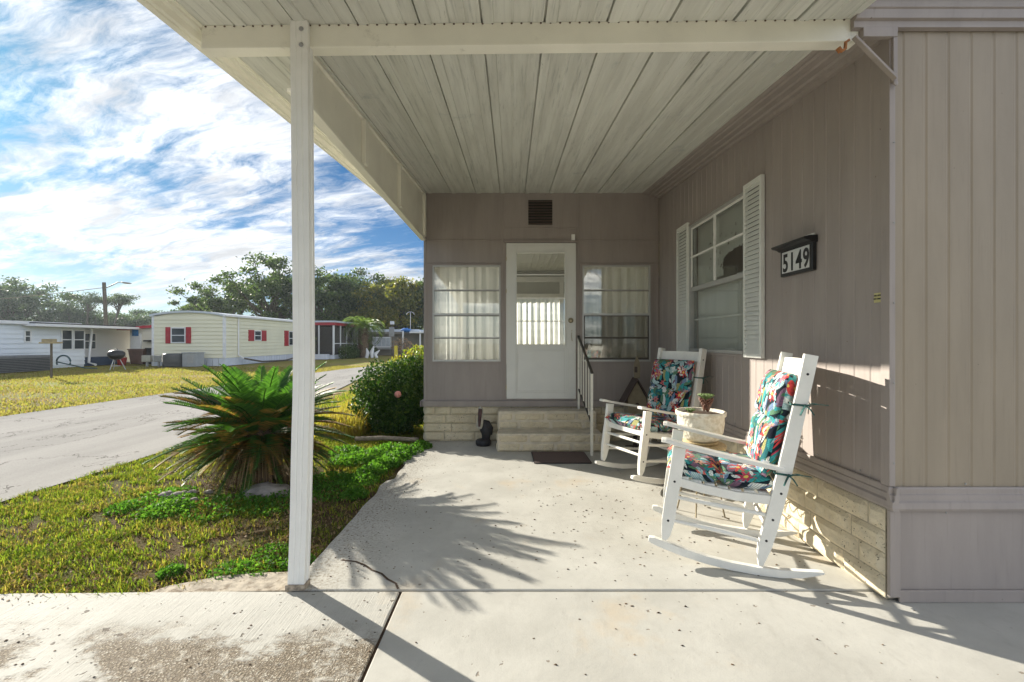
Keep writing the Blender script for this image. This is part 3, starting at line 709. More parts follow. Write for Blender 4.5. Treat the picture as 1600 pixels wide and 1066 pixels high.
# block foundation
def blocks(mb, mo, p0, d, nrm, length, rows, seed, bh=.104, bw=.40, z0=.006, depth=.05):
    P = Vector(p0); d = Vector(d); nv = Vector(nrm); rr = random.Random(seed)
    for r in range(rows):
        s = -rr.uniform(0, .3) if r % 2 else -rr.uniform(.05, .2)
        while s < length:
            L = rr.choice((bw, bw, bw*.95, bw*.5 if rr.random() < .3 else bw)); a, b_ = max(s, 0), min(s+L, length)
            s += L
            if b_-a < .03: continue
            a += .004; b_ -= .004; za = z0+r*bh+.004; zb = z0+(r+1)*bh-.004
            nu, nw = max(3, int((b_-a)/.028)), 5; vs = []
            for j in range(nw+1):
                for i in range(nu+1):
                    u = i/nu; v_ = j/nw; e = min(u*(b_-a), (1-u)*(b_-a), v_*(zb-za), (1-v_)*(zb-za))
                    q = P+d*(a+(b_-a)*u)+Vector((0, 0, za+(zb-za)*v_))
                    bump_ = (0 if e < .001 else min(1, e/.018)**.6*.014 + .011*noise.noise(q*17) + .006*noise.noise(q*45))
                    if e < .001: bump_ = -.004
                    vs.append(q+nv*bump_)
            k = nu+1; n0 = len(vs)
            fs = [(j*k+i, j*k+i+1, (j+1)*k+i+1, (j+1)*k+i) for j in range(nw) for i in range(nu)]
            mb.add(vs, fs, False)
            # returns to the mortar plane
            ring = [i for i in range(k)]+[j*k+nu for j in range(1, nw+1)]+[nw*k+i for i in range(nu-1, -1, -1)]+[j*k for j in range(nw-1, 0, -1)]
            rv = [vs[i] for i in ring]; bk = [p-nv*.03 for p in rv]; m_ = len(ring)
            mb.add(rv+bk, [(i, i+m_, (i+1) % m_+m_, (i+1) % m_) for i in range(m_)], False)
    mo.add([P-nv*.012, P+d*length-nv*.012, P+d*length-nv*.012+Vector((0, 0, z0+rows*bh)), P-nv*.012+Vector((0, 0, z0+rows*bh))], [(0, 1, 2, 3)])
mb = MB(); mo = MB()
blocks(mb, mo, (1.885, NY+.01, 0), (0, 1, 0), (-1, 0, 0), BY-NY-.02, 4, 3, bh=.113)
blocks(mb, mo, (RX+.01, BY-.0, 0), (1, 0, 0), (0, -1, 0), WX-RX-.04, 4, 5, bh=.113)
blocks(mb, mo, (RX, BY+.02, 0), (0, 1, 0), (-1, 0, 0), 3.2, 4, 6, bh=.113)
mo.box(1.89, 1.915, NY+.012, BY-.02, .02, .461); mo.box(1.91, 6.4, NY+.022, NY+.05, 0, .46)
f = mb.build('block_foundation', M_BLOCK, home); mo.build('mortar', M_MORTAR, f)

# porch room front wall (faces the camera), with openings: L window, door, R window
ZB, ZT = .533, 3.245
def px(u, Y=BY): return (u-800)*Y/F
def pz(v, Y=BY): return CAMZ-(v-533)*Y/F
LW = (px(676), px(782), pz(565), pz(415)); RW = (px(910), px(1016), pz(565), pz(415)); DR = (px(791), px(900), pz(623.5), pz(380))
def holes_wall(mb, x0, x1, z0, z1, y0, y1, holes):
    xs = sorted({x0, x1, *[h[0] for h in holes], *[h[1] for h in holes]})
    for a, b_ in zip(xs[:-1], xs[1:]):
        zs = z0
        for h in sorted(holes, key=lambda h: h[2]):
            if h[0] <= a+1e-6 and h[1] >= b_-1e-6:
                if h[2] > zs+1e-6: mb.box(a, b_, y0, y1, zs, h[2])
                zs = h[3]
        if zs < z1-1e-6: mb.box(a, b_, y0, y1, zs, z1)
mb = MB(); holes_wall(mb, RX, WX-.002, ZB-.01, ZT, BY, BY+.05, [LW, RW, DR]); mb.build('porch_wall', M_TRIM, home)
mb = MB()
# battens and seams standing proud of the wall
for u0, u1, v0, v1 in ((784, 787, 303, 626), (902.5, 905.5, 303, 626), (663, 784, 374.8, 376.2), (905.5, 1030, 374.8, 376.2), (663, 784, 410.6, 412), (905.5, 1030, 410.6, 412), (787, 902.5, 356, 357.4), (663.2, 666.5, 303, 626), (1026, 1029, 303, 626)):
    mb.box(px(u0), px(u1), BY-.008, BY-.0005, pz(v1), pz(v0))
mb.box(px(788), px(903), BY-.028, BY-.001, pz(379.5), pz(376.5))
mb.pieces('batten', M_TRIM, home, .002)
mb = MB(); mb.box(RX-.03, WX-.04, BY-.045, BY-.001, .458, .533); mb.box(RX-.04, RX-.001, BY-.045, 9.2, .458, .533); mb.pieces('sill_trim', M_TRIM, home, .006)
# outer left side wall of the porch room with an opening, rear wall with opening, floor, ceiling
mb = MB()
def sidewall(mb, x0, x1, ya, yb, z0, z1, h):
    mb.box(x0, x1, ya, h[0], z0, z1); mb.box(x0, x1, h[1], yb, z0, z1); mb.box(x0, x1, h[0], h[1], z0, h[2]); mb.box(x0, x1, h[0], h[1], h[3], z1)
sidewall(mb, RX, RX+.05, BY+.05, 9.2, .533, ZT, (6.25, 8.9, 1.15, 2.25))
mb.build('side_wall', M_TRIM, home)
mb = MB(); holes_wall(mb, RX, WX, .533, ZT, 9.2, 9.25, [(-1.0, .95, 1.02, 2.17), (1.05, 1.75, 1.02, 2.17)]); mb.build('back_wall', M_ROOM, home)
mb = MB(); mb.box(RX+.05, WX+.1, BY+.05, 9.2, .50, .555); mb.build('room_floor', M_ROOMF, home)
mb = MB(); mb.box(RX+.05, WX+.1, BY+.05, 9.2, 2.72, 2.76)
for x in np.arange(RX+.1, WX, .1): mb.box(x, x+.012, BY+.051, 9.19, 2.708, 2.7195)
mb.build('room_ceiling', M_ROOM, home)
mb = MB(); mb.box(RX+.06, WX-.0, 9.12, 9.195, 2.50, 2.60); mb.box(.96, 1.04, 9.15, 9.195, 1.0, 2.5); mb.box(RX+.06, WX, 9.14, 9.195, 2.20, 2.26); mb.pieces('interior_rail', M_WHITE, home)
# roof over everything
mb = MB(); mb.box(RX-.02, 6.6, BY+.0, 14.1, 3.245, 3.36); mb.box(WX+.001, 6.6, NY+.0, BY-.001, 3.20, 3.36); mb.build('roof', M_CREAM, home)

# jalousie-type windows on the porch
def porch_window(x0, x1, z0, z1, dark_lower):
    w_ = MB(); t_ = .018
    w_.box(x0, x0+t_, BY-.012, BY+.03, z0, z1); w_.box(x1-t_, x1, BY-.012, BY+.03, z0, z1)
    w_.box(x0+t_, x1-t_, BY-.012, BY+.03, z1-t_, z1); w_.box(x0+t_, x1-t_, BY-.018, BY+.03, z0, z0+.024)
    win = w_.build('window', M_ALU if not dark_lower else M_ALU, home, .002)
    H = z1-z0; g = MB(); g.box(x0+t_, x1-t_, BY+.008, BY+.012, z0+.02, z1-.01); g.build('pane', M_GLASS, win)
    s = MB(); s2 = MB()
    for k, fr_ in enumerate((.25, .49, .745)):
        zc = z0+H*fr_; hh = .008 if k != 1 else .014
        (s2 if (dark_lower and k == 0) else s).box(x0+t_, x1-t_, BY-.006 if k != 1 else BY-.014, BY+.006, zc-hh, zc+hh)
    dk = MB()
    for fr_ in (.25, .49, .745): dk.box(x0+t_+.001, x1-t_-.001, BY-.003, BY+.006, z0+H*fr_-(.024 if fr_ == .49 else .0165), z0+H*fr_-(.0145 if fr_ == .49 else .0085))
    dk.pieces('bar_shadow_strip', M_BRONZE, win)  # dark strips painted in as the shadow under each bar
    s.box((x0+x1)/2-.03, (x0+x1)/2+.03, BY-.022, BY-.0145, z0+H*.49+.008, z0+H*.49+.018)
    s.pieces('sash_bar', M_ALU, win, .001)
    if dark_lower:
        sc_ = MB(); sc_.add([(x0+t_, BY+.015, z0+.03), (x1-t_, BY+.015, z0+.03), (x1-t_, BY+.015, z0+H*.49), (x0+t_, BY+.015, z0+H*.49)], [(0, 1, 2, 3)]); sc_.build('insect_screen', M_SCREEN, win)
        s2.box(x0+t_, x0+t_+.014, BY-.005, BY+.006, z0+.024, z0+H*.49-.014); s2.box(x1-t_-.014, x1-t_, BY-.005, BY+.006, z0+.024, z0+H*.49-.014)
        s2.box(x0+t_+.014, x1-t_-.014, BY-.0055, BY+.0055, z0+.0245, z0+.05); s2.build('dark_sash', M_BRONZE, win, .001)
    tr_ = MB(); e = .03
    tr_.box(x0-e, x0-.001, BY-.014, BY-.0005, z0-.02, z1+.02); tr_.box(x1+.001, x1+e, BY-.014, BY-.0005, z0-.02, z1+.02)
    tr_.box(x0-.001, x1+.001, BY-.014, BY-.0005, z1+.001, z1+.02); tr_.box(x0-.001, x1+.001, BY-.014, BY-.0005, z0-.02, z0-.001)
    tr_.build('window_surround', M_TRIM, win, .002)
porch_window(*LW, False); porch_window(*RW, True)
# curtains
def curtain(name, label, p0, d, nrm, L, z0, z1, amp, nf, mat, seed, zt=None, group=None):
    rr = random.Random(seed); P = Vector(p0); d = Vector(d); nv = Vector(nrm); n = nf*10
    ph = [rr.uniform(-.9, .9) for _ in range(nf+2)]; rows = 8; vs = []
    for j in range(rows+1):
        z = z0+(z1-z0)*j/rows; k_ = .55+.45*(1-j/rows)
        for i in range(n+1):
            q = i/n; c_ = q*nf; f_ = c_-int(c_); pp = ph[int(c_)]*(1-f_)+ph[min(int(c_)+1, nf+1)]*f_
            o_ = amp*k_*(math.sin(6.283*c_+pp*1.8)+.35*math.sin(6.283*c_*2.3+pp*4))
            vs.append(P+d*(L*q)+nv*o_+Vector((0, 0, z)))
    k = n+1; mb = MB(); mb.add(vs, [(j*k+i, j*k+i+1, (j+1)*k+i+1, (j+1)*k+i) for j in range(rows) for i in range(n)], True)
    return tag(mb.build(name, mat), label, 'curtain', group)
curtain('curtain', 'sheer white curtain behind the porch window left of the door', (LW[0]-.1, BY+.12, 0), (1, 0, 0), (0, 1, 0), LW[1]-LW[0]+.18, 1.0, 2.45, .022, 9, M_CURT, 1)
curtain('curtain', 'sheer curtain behind the dark framed porch window right of the door', (RW[0]-.1, BY+.13, 0), (1, 0, 0), (0, 1, 0), RW[1]-RW[0]+.22, 1.0, 2.45, .022, 8, M_CURT, 2)
curtain('curtain', 'bright backlit curtain seen through the door glass, left of the far post', (-1.05, 9.10, 0), (1, 0, 0), (0, 1, 0), 2.0, .95, 2.2, .028, 17, M_CURTB, 3)
curtain('curtain', 'bright backlit curtain seen through the door glass, right of the far post', (1.05, 9.10, 0), (1, 0, 0), (0, 1, 0), .72, .95, 2.2, .028, 6, M_CURTB, 4)
curtain('curtain', 'backlit curtain along the street side window of the porch room', (RX+.12, 6.2, 0), (0, 1, 0), (1, 0, 0), 2.75, 1.0, 2.3, .028, 20, M_CURTB, 5)
# round wall thermometer-like disc seen behind the right window
mb = MB(); mb.lathe([(.0, 0), (.045, 0), (.05, .006), (.045, .012), (0, .012)], (px(920.5), BY+.06, pz(541)), 24, Matrix.Rotation(R(90), 3, 'X'))
tag(mb.build('round_suction_disc', simple('tan_disc', (.28, .24, .17), .6, .1)), 'small round tan disc inside the lower left of the right porch window', 'disc')

# door
dx0, dx1, dz0, dz1 = DR; DY = BY-.018
g0, g1, gz0, gz1 = px(807.5), px(882), pz(538), pz(396)
mb = MB()
holes_wall(mb, dx0+.004, dx1-.004, dz0+.004, dz1-.003, DY, DY+.035, [(g0, g1, gz0, gz1)])
door = mb.build('door', M_DOOR, home, .003)
mb = MB(); mb.box(g0, g1, DY+.014, DY+.018, gz0, gz1); mb.build('pane', M_GLASS, door)
mb = MB(); mm = .018
mb.box(g0-mm, g0-.001, DY-.010, DY-.0005, gz0-mm, gz1+mm); mb.box(g1+.001, g1+mm, DY-.010, DY-.0005, gz0-mm, gz1+mm)
mb.box(g0-.0005, g1+.0005, DY-.010, DY-.0005, gz1+.001, gz1+mm); mb.box(g0-.0005, g1+.0005, DY-.010, DY-.0005, gz0-mm, gz0-.001)
mb.build('glass_moulding', M_DOOR, door, .003)
mb = MB()
for v, h in ((429.7, .006), (466.4, .011), (502, .006)): mb.box(g0+.001, g1-.001, DY-.004 if h < .01 else DY-.009, DY+.012, pz(v)-h, pz(v)+h)
mb.pieces('sash_bar', M_WHITE, door, .001)
mb = MB(); q0, q1, r0, r1 = px(805), px(887.5), pz(614), pz(545.5)
for a in (0, .022):
    e = .006
    mb.box(q0+a, q0+a+e, DY-.005, DY-.0005, r0+a, r1-a); mb.box(q1-a-e, q1-a, DY-.005, DY-.0005, r0+a, r1-a)
    mb.box(q0+a+e, q1-a-e, DY-.005, DY-.0005, r0+a, r0+a+e); mb.box(q0+a+e, q1-a-e, DY-.005, DY-.0005, r1-a-e, r1-a)
mb.build('panel_moulding', M_DOOR, door, .002)
mb = MB(); Mx = Matrix.Rotation(R(90), 3, 'X')
mb.lathe([(.0, 0), (.034, 0), (.034, .006), (.014, .010), (.012, .03), (.026, .036), (.029, .048), (.022, .058), (0, .06)], (px(891.5), DY-.0, pz(501)), 24, Mx)
mb.build('knob', M_BRASS, door)
mb = MB(); mb.lathe([(0, 0), (.006, 0), (.006, .008), (0, .009)], (px(893), DY, pz(517)), 10, Mx); mb.tube([(px(893), DY-.006, pz(520)), (px(892.2), DY-.02, pz(526)), (px(893.6), DY-.006, pz(533))], .004, 6)
mb.build('latch_handle', M_BRASS, door)
mb = MB()
for v in (405, 455, 605): mb.box(dx0-.006, dx0+.006, DY-.010, DY-.001, pz(v+3), pz(v-3))
mb.pieces('hinge', M_BRASS, door)
# vent and little white sensor box
v0, v1, vz0, vz1 = px(825.5), px(863), pz(351.5), pz(313)
mb = MB(); e = .008
mb.box(v0-e, v1+e, BY-.010, BY-.0005, vz1, vz1+e); mb.box(v0-e, v1+e, BY-.010, BY-.0005, vz0-e, vz0); mb.box(v0-e, v0, BY-.010, BY-.0005, vz0+.0005, vz1-.0005); mb.box(v1, v1+e, BY-.010, BY-.0005, vz0+.0005, vz1-.0005)
vent = mb.build('gable_vent', M_TRIM, home)
mb = MB(); mb.box(v0, v1, BY-.0035, BY-.001, vz0, vz1); mb.build('vent_backing', M_DARK, vent)
mb = MB(); n = 9
for i in range(n):
    z = vz0+(vz1-vz0)*(i+.5)/n; mb.hexa([(v0+.001, BY-.022, z-.014), (v1-.001, BY-.022, z-.014), (v1-.001, BY-.0195, z-.014), (v0+.001, BY-.0195, z-.014), (v0+.001, BY-.006, z+.008), (v1-.001, BY-.006, z+.008), (v1-.001, BY-.004, z+.008), (v0+.001, BY-.004, z+.008)])
mb.build('vent_louvre', simple('brown_louvre', (.12, .085, .07), .6, .1), vent)
mb = MB(); mb.box(px(892.5), px(898), BY-.035, BY-.0085, pz(376.3), pz(367)); tag(mb.build('sensor_box', M_WHITE, None, .004), 'tiny white box fixed above the right corner of the white door', 'sensor')

# side window with shutters, in the ribbed wall (faces -x)
mb = MB(); t_ = .03; XO = WX-.012
mb.box(XO, WX+.06, WY0, WY0+t_, WZ0, WZ1); mb.box(XO, WX+.06, WY1-t_, WY1, WZ0, WZ1); mb.box(XO, WX+.06, WY0+t_, WY1-t_, WZ1-t_, WZ1); mb.box(XO-.01, WX+.06, WY0+t_, WY1-t_, WZ0, WZ0+.03)
zm = 1.86; mb.box(XO+.008, WX+.05, WY0+t_, WY1-t_, zm-.022, zm+.022)
M_WFR = simple('window_frame_grey', (.38, .38, .365), .5, .06, 5)
sw = mb.build('window', M_WFR, home, .002)
mb = MB(); mb.box(WX+.012, WX+.016, WY0+t_, WY1-t_, zm, WZ1-t_); mb.box(WX+.026, WX+.030, WY0+t_, WY1-t_, WZ0+.03, zm); mb.build('pane', M_GLASS, sw)
mb = MB(); ym = 4.31
mb.box(XO+.002, WX+.010, ym-.009, ym+.009, zm+.023, WZ1-t_-.001); mb.box(XO+.003, WX+.009, WY0+t_, WY1-t_, 2.195, 2.211); mb.box(WX-.004, WX+.008, WY0+t_+.001, WY0+t_+.012, zm+.023, WZ1-t_-.001)
mb.box(WX-.004, WX+.008, WY1-t_-.014, WY1-t_-.001, zm+.023, WZ1-t_-.001); mb.box(WX-.004, WX+.008, WY0+t_+.013, WY1-t_-.015, WZ1-t_-.018, WZ1-t_-.001)
mb.box(WX+.031, WX+.034, WY0+t_, WY1-t_, 1.53, 1.542); mb.pieces('muntin', M_WHITE, sw)
mb = MB(); ribl = [(WY0-.02, WZ1+.002, WY1+.02, WZ1+.022), (WY0-.02, WZ0-.022, WY1+.02, WZ0-.002)]
for a, zb, b_, zt in ribl: mb.box(WX-.016, WX-.0005, a, b_, zb, zt)
mb.pieces('window_trim', M_TRIM, sw, .002)
# torn roller shade behind the glass: polygon with ragged hole, built as a cell grid
ny_, nz_ = 80, 92; ya, yb = WY0+.03, WY1-.03; za, zb = WZ0+.02, WZ1-.02
def hole(y, z):
    # hole lies in the near lower corner of the upper sash
    c_ = (y-4.0)/.31; d_ = (z-2.03+.10*(y-3.98))/.125
    r_ = abs(c_)**3+abs(d_)**3 + .45*noise.noise(Vector((y*14, z*14, 2)))+.12*noise.noise(Vector((y*45, z*45, 5)))
    tail = (y > 4.1 and y < 4.42 and z < 1.925 and z > 1.885+.02*math.sin(y*40)-.04*(y-4.1))
    specks = noise.noise(Vector((y*26, z*26, 9))) > .47 and (3.78 < y < 4.6) and (1.95 < z < 2.40) and (z > 2.2 or y > 4.3)
    return (r_ < .9 and z > 1.90+.0*(y)) or tail or specks
mb = MB(); k = ny_+1; vs = []
for j in range(nz_+1):
    for i in range(ny_+1):
        y = ya+(yb-ya)*i/ny_; z = za+(zb-za)*j/nz_
        vs.append((WX+.075+.004*math.sin(y*9+z*2), y, z))
fs = []
for j in range(nz_):
    for i in range(ny_):
        y = ya+(yb-ya)*(i+.5)/ny_; z = za+(zb-za)*(j+.5)/nz_
        if z > zm and hole(y, z): continue
        fs.append((j*k+i, j*k+i+1, (j+1)*k+i+1, (j+1)*k+i))
mb.add(vs, fs, True); tag(mb.build('roller_shade', M_SHADE), 'grey torn roller shade with a ragged hole behind the shuttered window', 'window shade')
# shutters
def shutter(y0, y1, z0, z1):
    mb = MB(); e = .028; X0 = WX-.034
    mb.box(X0, WX-.004, y0, y0+e, z0, z1); mb.box(X0, WX-.004, y1-e, y1, z0, z1)
    mb.box(X0, WX-.004, y0+e, y1-e, z0, z0+.035); mb.box(X0, WX-.004, y0+e, y1-e, z1-.035, z1)
    sh = mb.build('shutter', M_SHUT, home, .002)
    lv = MB(); n = int((z1-z0-.07)/.036)
    for i in range(n):
        z = z0+.035+(z1-z0-.07)*(i+.5)/n; hgt = (z1-z0-.07)/n
        lv.hexa([(X0-.001, y0+e, z-hgt*.48), (X0-.001, y1-e, z-hgt*.48), (X0+.004, y1-e, z-hgt*.48), (X0+.004, y0+e, z-hgt*.48),
                 (X0+.016, y0+e, z+hgt*.56), (X0+.016, y1-e, z+hgt*.56), (X0+.021, y1-e, z+hgt*.56), (X0+.021, y0+e, z+hgt*.56)])
    lv.build('louvre', M_SHUT, sh)
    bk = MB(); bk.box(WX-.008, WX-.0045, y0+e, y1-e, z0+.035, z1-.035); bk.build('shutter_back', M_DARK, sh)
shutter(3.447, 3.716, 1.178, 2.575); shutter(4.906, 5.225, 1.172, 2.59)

# eave moulding of the home above window wall, follows carport slope
SL = .0858
def zc(Y): return 3.24-SL*(BY-Y)
def eave(mb, prof, Y0, Y1):
    A = [Vector((x, Y0, zc(Y0)+z)) for x, z in prof]; B = [Vector((x, Y1, zc(Y1)-.0+z)) for x, z in prof]
    n = len(prof); mb.add(A+B, [(i, (i+1) % n, n+(i+1) % n, n+i) for i in range(n)]+[tuple(range(n))[::-1], tuple(range(n, 2*n))])
ep = [(1.70, -.004), (1.72, -.012), (1.735, -.012), (1.745, -.022), (1.79, -.024), (1.80, -.034), (1.845, -.037), (1.855, -.05), (1.885, -.053), (1.892, -.072), (WX-.001, -.075), (WX-.001, .06), (1.70, .06)]
mb = MB(); eave(mb, ep, 2.262, BY-.003); mb.build('eave_moulding', M_TRIM, home)
mb = MB(); fp = [(2.285, 2.865), (2.262, 2.87), (2.26, 2.90), (2.245, 2.905), (2.24, 2.945), (2.232, 2.95), (2.225, 2.985), (2.205, 2.99), (2.20, 3.03), (2.29, 3.03)]
poly = [Vector((1.70+(.0 if y < 2.27 else 0), y, z)) for y, z in fp]; mb.prism(poly, (4.6, 0, 0)); mb.build('front_eave', M_TRIM, home)

# ================================================================= CARPORT
cp_ = thing('carport', 'cream aluminium carport roof with front beam, deep side beam and one corner post', 'carport', (-1.15, 2.4, 0))
XL = -1.66; XR = 1.715; Y0c = -2.6
xs_ = [XL]; zs_ = [0.0]; x = 1.433-.317*9
while x < XR:
    for dx_, dz_ in ((-.006, 0), (-.005, .022), (.004, .022), (.005, -.006), (.058, -.006), (.062, 0), (.150, 0), (.152, .0035), (.158, .0035), (.160, 0), (.235, 0), (.237, .0035), (.243, .0035), (.245, 0)):
        if XL < x+dx_ < XR: xs_.append(x+dx_); zs_.append(dz_)
    x += .317
xs_.append(XR); zs_.append(0)
mb = MB()
nY = 14; Ys = np.linspace(Y0c, BY-.004, nY)
for a, b_ in zip(Ys[:-1], Ys[1:]):
    mb.strip([Vector((x, a, zc(a)+z)) for x, z in zip(xs_, zs_)], [Vector((x, b_, zc(b_)+z)) for x, z in zip(xs_, zs_)])
mb.strip([Vector((x, Y0c, zc(Y0c)+.09)) for x in (XL, XR)], [Vector((x, BY, zc(BY)+.09)) for x in (XL, XR)])
mb.build('roof_pan', M_PAN, cp_)
# fascia
fpf = [(-1.585, 0.0), (-1.585, -.006), (-1.60, -.008), (-1.602, -.022), (-1.628, -.024), (-1.634, -.044), (-1.640, -.030), (-1.646, -.046), (-1.662, -.050), (-1.668, -.036), (-1.674, -.052), (-1.70, -.056), (-1.705, .0), (-1.715, .005), (-1.72, .11), (-1.585, .11)]
mb = MB(); eave(mb, fpf, Y0c, BY+.05); mb.build('fascia', M_CREAM, cp_, .002)
# front beam (slightly skewed)
bl = Vector((-1.597, 2.337, 0)); br_ = Vector((1.742, 2.286, 0))
def beamz(u_, top): return None
zl0, zl1 = 2.812, 2.932; zr0, zr1 = 2.818, 2.930
th = Vector((0, .075, 0))
mb = MB()
mb.hexa([bl+Vector((0, 0, zl0)), br_+Vector((0, 0, zr0)), br_+th+Vector((0, 0, zr0)), bl+th+Vector((0, 0, zl0)), bl+Vector((0, 0, zl1)), br_+Vector((0, 0, zr1)), br_+th+Vector((0, 0, zr1)), bl+th+Vector((0, 0, zl1))])
mb.build('front_beam', M_CREAM, cp_, .004)
mb = MB(); dvec = (br_-bl)
for i in range(68):
    q = bl+dvec*((i+.5)/68); mb.blob((q.x, q.y-.002, 2.923), (.006, .004, .004), 6, 4)
mb.pieces('screw', simple('rusty_screw', (.10, .06, .04), .8, .3), cp_)
# painted end bracket + brace
mb = MB(); mb.box(1.745, 1.915, 2.258, 2.284, 2.822, 2.8685); mb.box(1.897, 1.918, 2.262, 2.285, 2.60, 2.822)
mb.sweep([(1.70, 2.262, 2.822), (1.902, 2.256, 2.610)], .012, .026, (0, 1, 0)); mb.lathe([(0, 0), (.012, 0), (.012, .006), (0, .007)], (1.905, 2.262, 2.59), 10, Mx)
mb.build('wall_bracket', M_TRIM, cp_, .002)
mb = MB(); mb.sweep([(1.685, 2.275, 2.815), (1.665, 2.27, 2.80), (1.662, 2.27, 2.768), (1.645, 2.27, 2.755), (1.63, 2.27, 2.765)], .010, .012); mb.tube([(1.625, 2.27, 2.772), (1.64, 2.27, 2.752)], .012, 7)
tag(mb.build('rusty_hook', M_RUST), 'rusty iron hook hanging under the right end of the front carport beam', 'hook')
# longitudinal side beam: panel with bottom flange and stiffeners
BX = -1.136; zb0 = 2.642
mb = MB(); Ya, Yb = 2.412, BY-.002
mb.hexa([(BX-.03, Ya, zb0), (BX-.012, Ya, zb0), (BX-.012, Yb, zb0), (BX-.03, Yb, zb0), (BX-.03, Ya, zc(Ya)-.001), (BX-.012, Ya, zc(Ya)-.001), (BX-.012, Yb, zc(Yb)-.001), (BX-.03, Yb, zc(Yb)-.001)])
mb.build('side_beam', M_CREAM, cp_)
mb = MB(); mb.box(BX-.05, BX+.012, Ya-.02, Yb, zb0-.022, zb0-.001)
mb.box(BX-.0115, BX+.002, Ya, Yb, zb0, zb0+.02)
mb.hexa([(BX-.0115, Ya, zc(Ya)-.03), (BX+.012, Ya, zc(Ya)-.03), (BX+.012, Yb, zc(Yb)-.03), (BX-.0115, Yb, zc(Yb)-.03), (BX-.0115, Ya, zc(Ya)-.002), (BX+.012, Ya, zc(Ya)-.002), (BX+.012, Yb, zc(Yb)-.002), (BX-.0115, Yb, zc(Yb)-.002)])
mb.build('beam_flange', M_CREAM, cp_, .003)
mb = MB()
for Y in (3.50, 4.60, 5.88):
    mb.box(BX-.0115, BX+.022, Y-.035, Y+.035, zb0+.021, zc(Y)-.034)
mb.pieces('beam_stiffener', M_CREAM, cp_, .003)
# post: bent bottom
ppth = [(-1.139, 2.425, -.002), (-1.120, 2.412, .35), (-1.104, 2.395, .75), (-1.088, 2.38, 1.1), (-1.082, 2.365, 1.5), (-1.079, 2.350, 2.0), (-1.076, 2.335, 2.5), (-1.074, 2.322, 2.925)]
def post_mb(path, wx, wy, r=.0):
    mb = MB(); vs = []
    prof = [(-wx/2, -wy/2), (-wx/6-.004, -wy/2), (-wx/6-.002, -wy/2+.003), (-wx/6+.002, -wy/2+.003), (-wx/6+.004, -wy/2), (wx/6-.004, -wy/2), (wx/6-.002, -wy/2+.003), (wx/6+.002, -wy/2+.003), (wx/6+.004, -wy/2), (wx/2, -wy/2),
            (wx/2, -.012), (wx/2-.004, -.008), (wx/2-.004, .008), (wx/2, .012), (wx/2, wy/2), (-wx/2, wy/2)]
    n = len(prof); fine_ = smoothpts(path, 6)
    for p in fine_: vs += [(p[0]+a, p[1]+c_, p[2]) for a, c_ in prof]
    m_ = len(fine_); fs = [(i*n+j, i*n+(j+1) % n, (i+1)*n+(j+1) % n, (i+1)*n+j) for i in range(m_-1) for j in range(n)]
    fs += [tuple(range(n))[::-1], tuple((m_-1)*n+j for j in range(n))]; mb.add(vs, fs); return mb
post = post_mb(ppth, .088, .065).build('post', M_WHITE, cp_, .002)
mb = MB(); mb.box(-1.19, -1.088, 2.384, 2.392, .001, .03); mb.box(-1.094, -1.088, 2.392, 2.455, .001, .03); mb.build('post_base', simple('corroded_base', (.35, .29, .22), .7, .4, 40), post)
mb = MB()
for zq in (2.88, 2.80): mb.lathe([(0, 0), (.011, 0), (.012, .003), (.007, .006), (0, .006)], (-1.06, 2.289, zq), 12, Mx)
mb.pieces('bolt', M_GREY, post)

# ================================================================= STEPS, RAIL, MAT
st_ = thing('block_steps', 'two cream split face block steps leading up to the white door', 'steps', (.44, 5.6, 0))
mb = MB(); mo = MB()
for (ya_, zt_, rows_, z0_, xa, xb, sd) in ((5.375, .212, 2, .004, -.175, 1.07, 11), (5.665, .432, 2, .216, -.175, 1.055, 12)):
    blocks(mb, mo, (xa, ya_, 0), (1, 0, 0), (0, -1, 0), xb-xa, rows_, sd, bh=.102, z0=z0_)
    yb_ = 5.655 if sd == 11 else 5.925
    blocks(mb, mo, (xa+.004, ya_+.004, 0), (0, 1, 0), (-1, 0, 0), yb_-ya_, rows_, sd+20, bh=.102, z0=z0_)
    blocks(mb, mo, (xb-.004, ya_+.004, 0), (0, 1, 0), (1, 0, 0), yb_-ya_, rows_, sd+30, bh=.102, z0=z0_)
f = mb.build('riser', M_BLOCK, st_); mo.build('mortar', M_MORTAR, f)
mb = MB(); M_TREAD = simple('step_tread', (.60, .54, .43), .9, .15, 8, .5, 60)
mb.box(-.17, 1.065, 5.37, 5.93, .02, .216); mb.box(-.17, 1.05, 5.66, 5.93, .2165, .436); mb.build('tread', M_TREAD, st_, .006)

hr = thing('handrail', 'thin metal handrail with balusters on the right side of the block steps', 'handrail', (.91, 5.2, 0))
A0 = Vector((.911, 5.20, 0)); B0 = Vector((.861, 5.88, 0))
mb = MB(); mb.box(A0.x-.014, A0.x+.014, A0.y-.014, A0.y+.014, 0, .955); mb.build('rail_post', M_CREAM, hr, .002)
mb = MB(); mb.box(B0.x-.012, B0.x+.012, B0.y-.012, B0.y+.012, .437, 1.34); mb.build('rail_post', M_CREAM, hr, .002)
mb = MB(); mb.sweep([A0+Vector((0, -.03, .945)), B0+Vector((0, .03, 1.375))], .030, .018); mb.build('top_rail', M_BRONZE, hr, .002)
mb = MB(); mb.sweep([A0+Vector((0, .014, .37)), B0+Vector((0, 0, .69))], .020, .014); mb.build('bottom_rail', M_BRONZE, hr, .002)
for i in range(1, 5):
    q = A0.lerp(B0, i/5); k_ = i/5; mb = MB(); mb.box(q.x-.006, q.x+.006, q.y-.006, q.y+.006, .37+.32*k_+.008, .945+.42*k_-.004); mb.build('baluster', M_CREAM, hr)

